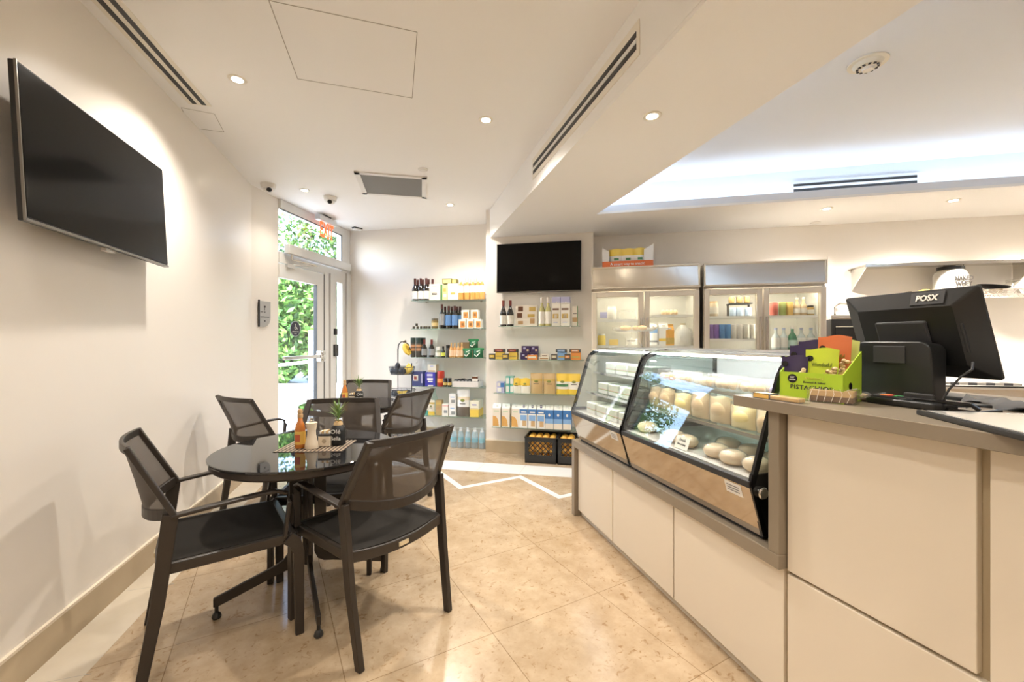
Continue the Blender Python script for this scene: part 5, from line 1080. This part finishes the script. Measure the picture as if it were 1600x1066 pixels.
def banana():
    mb=MB().m(M('banana_yellow',(.85,.60,.10),.45)); pts=[]
    for i in range(9): t_=i/8*1.5-.75; pts.append((.085*math.sin(t_),0,-.085*math.cos(t_)+.085))
    mb.sweep(pts,lambda u:[(max(.004,.017*math.sin(PI*min(.97,max(.06,u)))**.5)*math.cos(k_*PI/3),max(.004,.017*math.sin(PI*min(.97,max(.06,u)))**.5)*math.sin(k_*PI/3)) for k_ in range(6)],up=(0,1,0)); return mb
def bunch(label,loc,rot,n=4):
    r=empty('banana_bunch',loc,0,label,'bananas','bananas on the fruit rack'); r.rotation_euler=rot
    r.scale=(1.35,1.35,1.35)
    for i in range(n):
        o=banana().build('banana',r,60); o.rotation_euler=(.35*(i-n/2+.5),0,.25*i); o.location=(0,.014*(i-n/2),.008*i)
    MB().m(bark).box(-.085,-.068,-.012,.02,.02,.05).build('stem',r,0)
bunch('yellow banana bunch hanging from the rack hook',(RK[0]+.045,RK[1]-.02,1.16),(0,1.1,.2),5)
bunch('pale ripe bananas in the middle of the upper basket',(RK[0]+.085,RK[1]-.02,.90),(.2,-.6,.4),4)
bunch('yellow bananas in the lower basket',(RK[0]+.02,RK[1]-.03,.59),(0,0,.1),4)
def plum():
    r=empty('avocado',(0,0,0)); MB().m(noisy('avocado_skin',(.02,.022,.03),(.045,.045,.06),25,.4)).lathe([(0,0),(.022,.004),(.034,.022),(.033,.045),(.022,.066),(.012,.077),(0,.08)],14).build('fruit',r,80); MB().m(bark).lathe([(.004,.078),(.003,.084),(0,.084)],6).build('stalk',r); return r
K=Kind(plum,'avocado','dark avocados on the fruit rack')
for i,(dx,dy,z) in enumerate(((-.11,-.03,.865),(-.055,-.07,.865),(.0,-.06,.865),(-.07,.0,.865),(-.03,.03,.865),(-.04,-.05,.93),(.04,-.08,.862))):
    K.put((RK[0]+dx,RK[1]+dy,z),i,'dark avocado in the upper basket, '+['far left','front left','front middle','behind the front ones','rear','topmost','nearest the bananas'][i])
for i,(dx,dy) in enumerate(((-.10,-.02),(-.06,-.07),(.10,-.05),(.06,.05))): K.put((RK[0]+dx,RK[1]+dy,.581),i,'dark fruit in the lower basket, '+['far left','front left','right','rear'][i])
# ---------------------------------------------------------------- upright fridges
FA=math.atan(FRs); fsteel=noisy('fridge_steel',(.70,.65,.57),(.76,.71,.63),3,.3,metal=.85); fwhite=M('fridge_liner',(.82,.80,.74),.35)
def fridge(label,px0,px1,doorpx,shelvesL,shelvesR,rounded=True):
    x0,y0=onl(FRc,FRs,px0); x1,y1=onl(FRc,FRs,px1); w=math.hypot(x1-x0,y1-y0); dx,dy=onl(FRc,FRs,doorpx); dm=math.hypot(dx-x0,dy-y0); D_=.56
    r=empty('glass_door_fridge',(x0,y0,0),FA,label,'fridge','upright glass door fridges along the back wall')
    MB().m(fsteel).box(0,w,.06,D_,0,.12).box(0,.025,.045,D_,.1,1.78).box(w-.025,w,.045,D_,.1,1.78).box(0,w,D_-.02,D_,.1,1.78).box(0,w,.045,D_,1.765,1.79).build('cabinet',r,0)
    MB().m(fwhite).box(.025,.035,.06,D_-.02,.12,1.765).box(w-.035,w-.025,.06,D_-.02,.12,1.765).box(.03,w-.03,D_-.032,D_-.02,.12,1.765).box(.03,w-.03,.06,D_-.02,.12,.135).box(.03,w-.03,.06,D_-.02,1.75,1.765).build('liner',r,0)
    hz0,hz1=1.785,1.998
    MB().m(steel).hexa([(0,0,hz0),(w,0,hz0),(w,D_,hz0),(0,D_,hz0)],[(0,.012,hz1),(w,.012,hz1),(w,D_,hz1),(0,D_,hz1)]).build('header_panel',r,0,.004)
    mb=MB().m(M('header_trim',(.86,.80,.68),.3,.3))
    for q in ((0,w,hz0,hz0+.014),(0,w,hz1-.014,hz1)): mb.box(q[0],q[1],-.006,.02,q[2],q[3])
    for q in ((0,.014),(w-.014,w)): mb.box(q[0],q[1],-.006,.02,hz0,hz1)
    mb.build('header_trim',r,0,.002)
    for a,b_ in ((.004,dm-.005),(dm+.005,w-.004)):
        mb=MB().m(M('door_frame_champagne',(.82,.76,.65),.3,.25))
        for q in ((a,a+.045,.13,1.755),(b_-.045,b_,.13,1.755),(a+.045,b_-.045,1.705,1.755),(a+.045,b_-.045,.13,.20)): mb.box(q[0],q[1],.005,.045,q[2],q[3])
        dr_=mb.build('door',r,0,.005); MB().m(glass).box(a+.045,b_-.045,.02,.026,.20,1.705).build('glass_pane',dr_,0)
        hx=b_-.03 if a<.1 else a+.012
        MB().m(steel).box(hx,hx+.018,-.02,.005,.9,1.5).build('handle',dr_,0,.004)
    MB().m(M('fridge_led',(1,.93,.80),.5,emit=11)).box(.06,w-.06,.07,.09,1.735,1.748).build('light_tube',r,0)
    MB().m(fwhite).box(dm-.012,dm+.012,.06,.08,.13,1.765).build('mullion',r,0); MB().m(_m['fridge_led']).box(dm-.006,dm+.006,.081,.088,.3,1.7).build('light_tube',r,0)
    for lst,a,b_ in ((shelvesL,.04,dm-.014),(shelvesR,dm+.014,w-.04)):
        for z in lst:
            MB().m(white).box(a,b_,.085,.09,z-.02,z+.003).m(glassy('fridge_shelf',(.97,.97,.95),.1,1.4,.12,(.9,.9,.86))).box(a,b_,.09,D_-.04,z-.006,z).build('shelf',r,0)
    return r
f1L=[1.49,1.235,.85,.5];f1R=[1.53,1.235,.85,.5]; f2L=[1.51,1.30,1.05,.7]; f2R=[1.51,1.20,.85,.5]
fridge('left double door glass fridge with milk behind its doors',924,1094,1006.5,f1L,f1R)
fridge('right double door glass fridge with cans and water bottles',1100,1293,1193,f2L,f2R)
def FP(px,d): return onl(FRc+d,FRs,px)
def fp(px,d,z): x,y=FP(px,d); return (x,y,z+.0005)
# left fridge items
plasticw=M('milky_plastic',(.85,.83,.76),.35); 
def tub(name,label,cat,px,d,z,rad,h,mat,lid=None,lab=None):
    r=empty(name,fp(px,d,z),FA,label,cat); MB().m(mat).lathe([(rad*.9,0),(rad,.006),(rad*1.0,h*.85),(rad*.85,h)],18).build('body',r)
    if lab: MB().m(lab).lathe([(rad*1.02,h*.2),(rad*1.02,h*.7)],18).build('paper_label',r)
    if lid: MB().m(lid).lathe([(rad*.86,h),(rad*.86,h+.015),(0,h+.015)],16).build('lid',r)
    return r
carton('bread_bag','white bread pack at the left of the fridge top shelf','bread',lambda p,d:FP(p,-d),936,950,-.14,1.49,.10,.14,plasticw,[(.1,.9,.2,.8,lilac)],rot=0)
tub('cream_tub','white round tub on the left fridge top shelf','tub',956,.16,1.49,.045,.12,plasticw,white)
tub('salad_bowl','wide clear bowl on the left fridge top shelf','bowl',980,.20,1.49,.085,.085,clearp,clearp)
tub('juice_bottle','yellow juice bottle on the left fridge lower shelf','bottle',940,.14,1.235,.04,.10,M('juice_yellow',(.85,.65,.15),.2),white)
carton('cheese_pack','yellow cheese pack on the left fridge lower shelf','cheese',lambda p,d:FP(p,-d),952,966,-.18,1.235,.06,.1,cheese)
carton('deli_pack','pale deli pack at the right of the lower shelf','deli pack',lambda p,d:FP(p,-d),978,995,-.16,1.235,.07,.1,plasticw,[(.1,.9,.6,.7,ink)])
for i in range(4):
    r=empty('egg',(0,0,0)) if False else None
    x,y,z=fp(1036+i*6.5,.18,1.53); tag(MB().m(M('egg_brown',(.78,.58,.36),.5)).ell((0,0,.028),(.021,.021,.028),12,8).build('egg',loc=(x,y,z)),'brown egg on the right upper fridge shelf, '+ORD[i],'egg','eggs in the left fridge')
def gable(name,label,px,w,h,mat,bands,z=1.235):
    r=empty(name,fp(px,.14,z),FA+.05,label,'milk carton'); mb=MB().m(mat); mb.box(-w/2,w/2,0,.09,0,h); mb.hexa([(-w/2,0,h),(w/2,0,h),(w/2,.09,h),(-w/2,.09,h)],[(-w/2,.04,h+.04),(w/2,.04,h+.04),(w/2,.05,h+.04),(-w/2,.05,h+.04)]); mb.box(-w/2,w/2,.041,.049,h+.038,h+.058)
    for m_,a,b_ in bands: mb.m(m_).box(-w/2-.001,w/2+.001,-.001,.0,a*h,b_*h)
    mb.build('carton',r,0); MB().m(white).lathe([(.015,0),(.015,.015),(0,.015)],12).build('cap',r).location=(0,.015,h+.010)
gable('milk_carton','white and blue milk carton in the left fridge',1020,.085,.165,white,[(lblue,.75,1),(grey_l,.2,.3)])
gable('juice_carton','white and orange juice carton beside the milk carton',1037,.085,.175,white,[(yellow,.25,.4)]); gable('juice_carton','orange juice carton in front of the jug',1047,.075,.15,M('oj_orange',(.85,.45,.10),.4),[(gold,.1,.5)])
r=empty('milk_jug',fp(1067,.15,1.235),FA,'large white plastic milk jug in the left fridge','milk jug'); MB().m(plasticw).lathe([(.075,0),(.08,.01),(.08,.12),(.055,.17),(.022,.2)],20).build('body',r); MB().m(M('cap_cream',(.75,.65,.45),.4)).lathe([(.024,.198),(.024,.215),(0,.215)],14).build('cap',r); mb=MB().m(plasticw); mb.tube([(.05,-.02,.17),(.08,-.03,.15),(.09,-.03,.1),(.08,-.02,.07)],.009,6); mb.build('handle',r); MB().m(paper).box(-.04,.02,-.083,-.07,.03,.09).build('paper_label',r,0)
# right fridge items
def can_kind(name,mat,group,h=.135,rad=.030,top=None,cat='can'):
    def fn():
        r=empty(name,(0,0,0)); MB().m(mat).lathe([(rad*.85,0),(rad,.006),(rad,h-.008),(rad*.85,h)],16).build('body',r); MB().m(top or chrome).lathe([(0,h-.003),(rad*.84,h-.003),(rad*.84,h+.001),(0,h+.001)],16).build('lid',r); return r
    return Kind(fn,cat,group)
Kp=can_kind('drink_can',M('can_purple',(.25,.14,.45),.3,.2),'purple cans'); Kb=can_kind('drink_can',M('can_blue',(.10,.30,.62),.3,.2),'blue cans'); Kw=can_kind('drink_can',M('can_white',(.80,.77,.70),.3),'white cans')
for kk,pxs,cn in ((Kp,(1110,1118.5),'purple'),(Kb,(1128,1137),'blue'),(Kw,(1146,1155.5,1166,1177),'white')):
    for i,px in enumerate(pxs): kk.put(fp(px,.13,1.30),FA,cn+' drink can in the right fridge, '+ORD[i])
Kc=can_kind('yogurt_cup',M('cup_blue',(.55,.68,.85),.4),'blue yogurt cups',.085,.030,white,'cup')
for i,px in enumerate((1145,1156,1169)): Kc.put(fp(px,.18,1.51),FA,'blue and white cup on the upper fridge shelf, '+ORD[i])
r=empty('wire_riser',fp(1158,.18,1.51),FA,'small black raised rack in the upper right fridge','rack'); mb=MB().m(darkg).box(-.10,.09,-.03,.12,.118,.128); mb.box(-.10,-.094,.05,.1,0,.12).box(.084,.09,.05,.1,0,.12); mb.build('platform',r,0)
Kd=can_kind('dessert_jar',M('jar_amber',(.50,.35,.15),.2),'amber jars on the raised rack',.06,.026,chrome,'jar')
for i,px in enumerate((1143,1155,1167)): Kd.put(fp(px,.20,1.6385),FA,'small amber jar on the black fridge rack, '+ORD[i])
tub('glass_jug','clear glass jug at the left of the right fridge top shelf','jug',1114,.14,1.51,.045,.13,M('jug_cream',(.66,.56,.40),.15),cork,paper)
for i,(px,mt,cn) in enumerate(((1209,M('can_red',(.62,.16,.12),.3),'red'),(1222.5,M('can_green',(.38,.45,.14),.3),'green'),(1233.5,M('can_yellow',(.78,.52,.16),.3),'yellow'))):
    can_kind('tall_can',mt,None,.125,.034 if i==0 else .03).put(fp(px,.13,1.51),FA,f'tall {cn} can on the right fridge top shelf')
K=bottle_kind('juice_bottle',.165,.030,M('pale_drink',(.66,.50,.30),.15,coat=.4),paper,foil_c,'bottle','pale drink bottles beside the yellow can',(.15,.4),True,foil=.1)
for i,px in enumerate((1245,1255)): K.put(fp(px,.13,1.51),FA,['left','right'][i]+' pale long-necked bottle beside the yellow can')
tub('honey_jar','small round jar at the right end of the fridge top shelf','jar',1266,.14,1.51,.030,.075,M('honey',(.55,.36,.12),.15),darkg,paper)
Kw1=bottle_kind('water_bottle',.20,.034,M('water_clear',(.62,.70,.70),.12,coat=.4),white,M('cap_blue',(.45,.52,.70),.4),'water bottle','clear water bottles in the right fridge',(.1,.55),False,foil=.1)
for i,px in enumerate((1212,1224.5,1252,1267)): Kw1.put(fp(px,.13,1.20),FA,'clear water bottle on the lower right fridge shelf, '+ORD[i])
bottle_kind('water_bottle',.21,.036,M('green_glass',(.04,.25,.12),.1,coat=.5),M('lbl_green',(.55,.75,.68),.5),white,'water bottle',None,(.1,.42),False,foil=.1).put(fp(1238,.13,1.20),FA,'green glass water bottle between the clear ones')
for i,px in enumerate((1114,1126)): carton('snack_box','small boxed snack on the hidden fridge shelf, '+['left','right'][i],'box',lambda p,d:FP(p,-d),px-6,px+5,-.14,1.05,.14,.08,[yellow,orange][i],[(.1,.9,.3,.7,paper)],'boxes low in the right fridge')
# snack promo box on the left fridge
a=Vector(onl(FRc+.05,FRs,941)); b_=Vector(onl(FRc+.05,FRs,1021)); w=(b_-a).length; r=empty('promo_box',(a.x,a.y,1.998),FA,'white and orange snack promotion box on the left fridge','box')
mb=MB().m(M('promo_orange',(.82,.20,.06),.5)); mb.box(0,w,0,.004,0,.062); mb.m(white).box(0,w,.17,.174,0,.16).box(0,w,0,.17,0,.003)
for x0 in (0,w-.004): mb.add([(x0,0,.0),(x0,.17,.0),(x0,.17,.24),(x0,0,.20),(x0+.004,0,.0),(x0+.004,.17,.0),(x0+.004,.17,.24),(x0+.004,0,.20)],[(0,1,2,3),(4,7,6,5),(0,4,5,1),(2,6,7,3),(0,3,7,4),(1,5,6,2)])
mb.add([(w,.0,.062),(w,-.002,.215),(w*.82,.02,.17),(w*.82,.02,.062)],[(0,1,2,3)]); mb.add([(0,.0,.062),(0,-.002,.2),(w*.14,.02,.16),(w*.14,.02,.062)],[(0,1,2,3)]); mb.build('carton',r,0)
text('A smart way to snack!',.036,white,r,(w/2,-.001,.032),width=w*.68,bold=.0006)
for i in range(3):
    q=Matrix.Translation((a.x,a.y,1.998))@Matrix.Rotation(FA,4,'Z')@Matrix.Translation((w*(.27+.23*i),.05,.006)); p=q.to_translation()
    rr=empty('chip_bag',tuple(p),FA+.1*(i-1),'yellow topped chip bag in the promotion box, '+ORD[i],'snack bag','chip bags in the promotion box')
    mb=MB().m(ysn); pouch(mb,.125,.185,.02)
    mb.mats.append(paper); mb.mats.append(green)
    for fi,f in enumerate(mb.f):
        zc=sum(mb.v[k_].z for k_ in f)/len(f)/.185
        if .2<zc<.62: mb.mi[fi]=1
        if .38<zc<.48 and abs(mb.v[f[0]].x)<.03: mb.mi[fi]=2
    mb.build('pouch',rr,60)
# ---------------------------------------------------------------- back wall right: shelves, appliance, counter
def BPt(px,d): return onl(BKc-d,BKs,px)
BA=math.atan(BKs)
x0,y0=BPt(1352,.30); x1,y1=BPt(1640,.30); w=math.hypot(x1-x0,y1-y0)
r=empty('steel_shelf',(x0,y0,0),BA,'stainless steel wall shelf at the top right','shelf')
zz=zat(413,y0+.0); MB().m(steel).box(0,w,0,.29,zz-.006,zz).box(0,w,-.004,.004,zz-.03,zz+.002).build('shelf_plate',r,0,.002)
for xq in (.03,w*(BPt(1513,.3)[0]-x0)/(x1-x0),w*.97): MB().m(steel).add([(xq,.29,zz-.006),(xq,.03,zz-.006),(xq,.285,zz-.22),(xq+.006,.29,zz-.006),(xq+.006,.03,zz-.006),(xq+.006,.285,zz-.22)],[(0,1,2),(5,4,3),(0,3,4,1),(1,4,5,2),(2,5,3,0)]).build('bracket',r,0)
x0,y0=BPt(1400,.30); r=empty('wire_shelf',(x0,y0,0),BA,'lower wire wall shelf behind the register','shelf'); z5=1.70; w=1.45
mb=MB().m(chrome)
for i in range(13): mb.tube([(0,.02+i*.022,z5-.003),(w,.02+i*.022,z5-.003)],.003,5)
mb.tube([(0,0,z5),(w,0,z5)],.004,5); mb.tube([(0,0,z5-.03),(w,0,z5-.03)],.004,5)
for i in range(40): mb.tube([(i*w/40,0,z5-.03),((i+.5)*w/40,0,z5),((i+1)*w/40,0,z5-.03)],.002,4,up=(0,1,0))
for xq in (.02,w*.5,w*.98): mb.box(xq,xq+.008,0,.29,z5-.02,z5-.006)
mb.build('wire_deck',r,60)
x,y=BPt(1485,.18); r=empty('protein_tub',(x,y,z5+.001),BA,'large clear jar with NAKED lettering and black lid','jar'); MB().m(M('tub_white',(.78,.76,.70),.3)).lathe([(.11,0),(.12,.01),(.12,.19),(.105,.225)],24).m(M('tub_clear',(.66,.62,.52),.15)).lathe([(.105,.225),(.09,.245)],24).build('body',r); MB().m(black).lathe([(.095,.24),(.095,.272),(0,.272)],24).build('lid',r)
text('NAKED',.055,ink,r,(.02,-.124,.15),width=.14,bold=.002); text('WHEY',.055,ink,r,(.02,-.124,.10),width=.13,bold=.002)
x,y=BPt(1432,.17); bunch('yellow bananas on the lower wall shelf',(x,y,z5+.02),(PI/2,.0,BA+.1),3)
foil=noisy('crinkled_foil',(.70,.68,.64),(.85,.83,.80),60,.2,metal=1)
def foiltray():
    r=empty('foil_tray',(0,0,0)); n_=40; V=[]
    for k_,(rr,z) in enumerate(((.10,0),(.125,.05),(.138,.052))):
        for i in range(n_): a_=2*PI*i/n_; q=rr*(1+.02*(i%2)); V.append((q*math.cos(a_)*1.15,q*math.sin(a_)*.8,z))
    Fs=[tuple(range(n_))]+[(k_*n_+i,k_*n_+(i+1)%n_,(k_+1)*n_+(i+1)%n_,(k_+1)*n_+i) for k_ in range(2) for i in range(n_)]
    MB().m(foil).add(V,Fs).build('foil_dish',r,0); return r
K=Kind(foiltray,'foil tray','foil trays on the lower wall shelf')
x,y=BPt(1556,.16); K.put((x,y,z5+.001),BA,'crinkled foil tray at the left of the lower wall shelf'); tx_,ty_=x,y
x,y=BPt(1620,.16); K.put((x,y,z5+.001),BA,'foil tray at the right frame edge')
r=empty('black_bowl',(tx_-.03,ty_,z5+.056),BA,'black bowl resting tilted on the foil tray','bowl'); r.rotation_euler=(.1,.15,0); MB().m(black).lathe([(0,.0),(.05,.0),(.105,.03),(.11,.035),(.1,.034),(.045,.006),(0,.006)],24).build('shell',r)
x,y=BPt(1586,.12); r=empty('clear_canister',(x,y,z5+.056),BA,'squat clear canister standing on the foil trays','jar'); MB().m(clearp).lathe([(.09,0),(.10,.01),(.09,.045),(.055,.06),(.055,.075)],20).build('body',r); MB().m(clearp).lathe([(.06,.072),(.06,.09),(0,.09)],20).build('lid',r)
# appliance right of the fridge
x0,y0=BPt(1296,.38); r=empty('coffee_machine',(x0+.02,y0,.905),BA,'black coffee machine standing right of the fridges','coffee machine')
zb=.0; MB().m(black).box(0,.30,.0,.35,.0,.58).m(steel).box(0,.30,-.004,.35,.58,.62).build('body',r,0,.008); MB().m(gloss_black).box(.03,.27,-.006,.0,.30,.5).m(chrome).box(.03,.27,-.012,-.004,.505,.515).build('front_window',r,0)
MB().m(white_m).box(.06,.12,.05,.12,.62,.70).build('water_tank',r,0,.01); mb=MB().m(chrome); mb.tube([(.05,.05,.62),(.05,.05,.70),(.08,.02,.73),(.12,-.03,.72)],.008,6); mb.build('steam_pipe',r)
# back counter
x0,y0=BPt(1300,.55); x1,y1=5.0,BKc-.55+BKs*5.0
w=math.hypot(x1-x0,y1-y0); r=empty('back_counter',(x0,y0,0),BA,'white back counter with dark edge along the rear wall','counter')
MB().m(panel).box(0.02,w,.02,.54,0,.865).build('cabinet',r,0,.002); MB().m(white).box(0,w,0,.545,.865,.895).m(darkg).box(0,w,-.004,.0,.884,.897).build('worktop',r,0)
for i in range(6): MB().m(panel).box(.02+i*(w/6)+.004,.02+(i+1)*(w/6)-.004,.0,.02,.12,.80).build('door',r,0,.002)
for i in range(9): 
    x,y=BPt(1478+i*14,.5); tag(MB().m(darkg if i%2 else M('tin_grey',(.35,.33,.30),.4,.6)).box(-.035,.035,0,.09,0,.022).build('utensil_tray',loc=(x,y,.8955),rz=BA,smooth=0,bevel=.003),'low dark tray in the row on the back counter, '+(ORD+['ninth from left'])[i],'tray','low trays on the back counter')
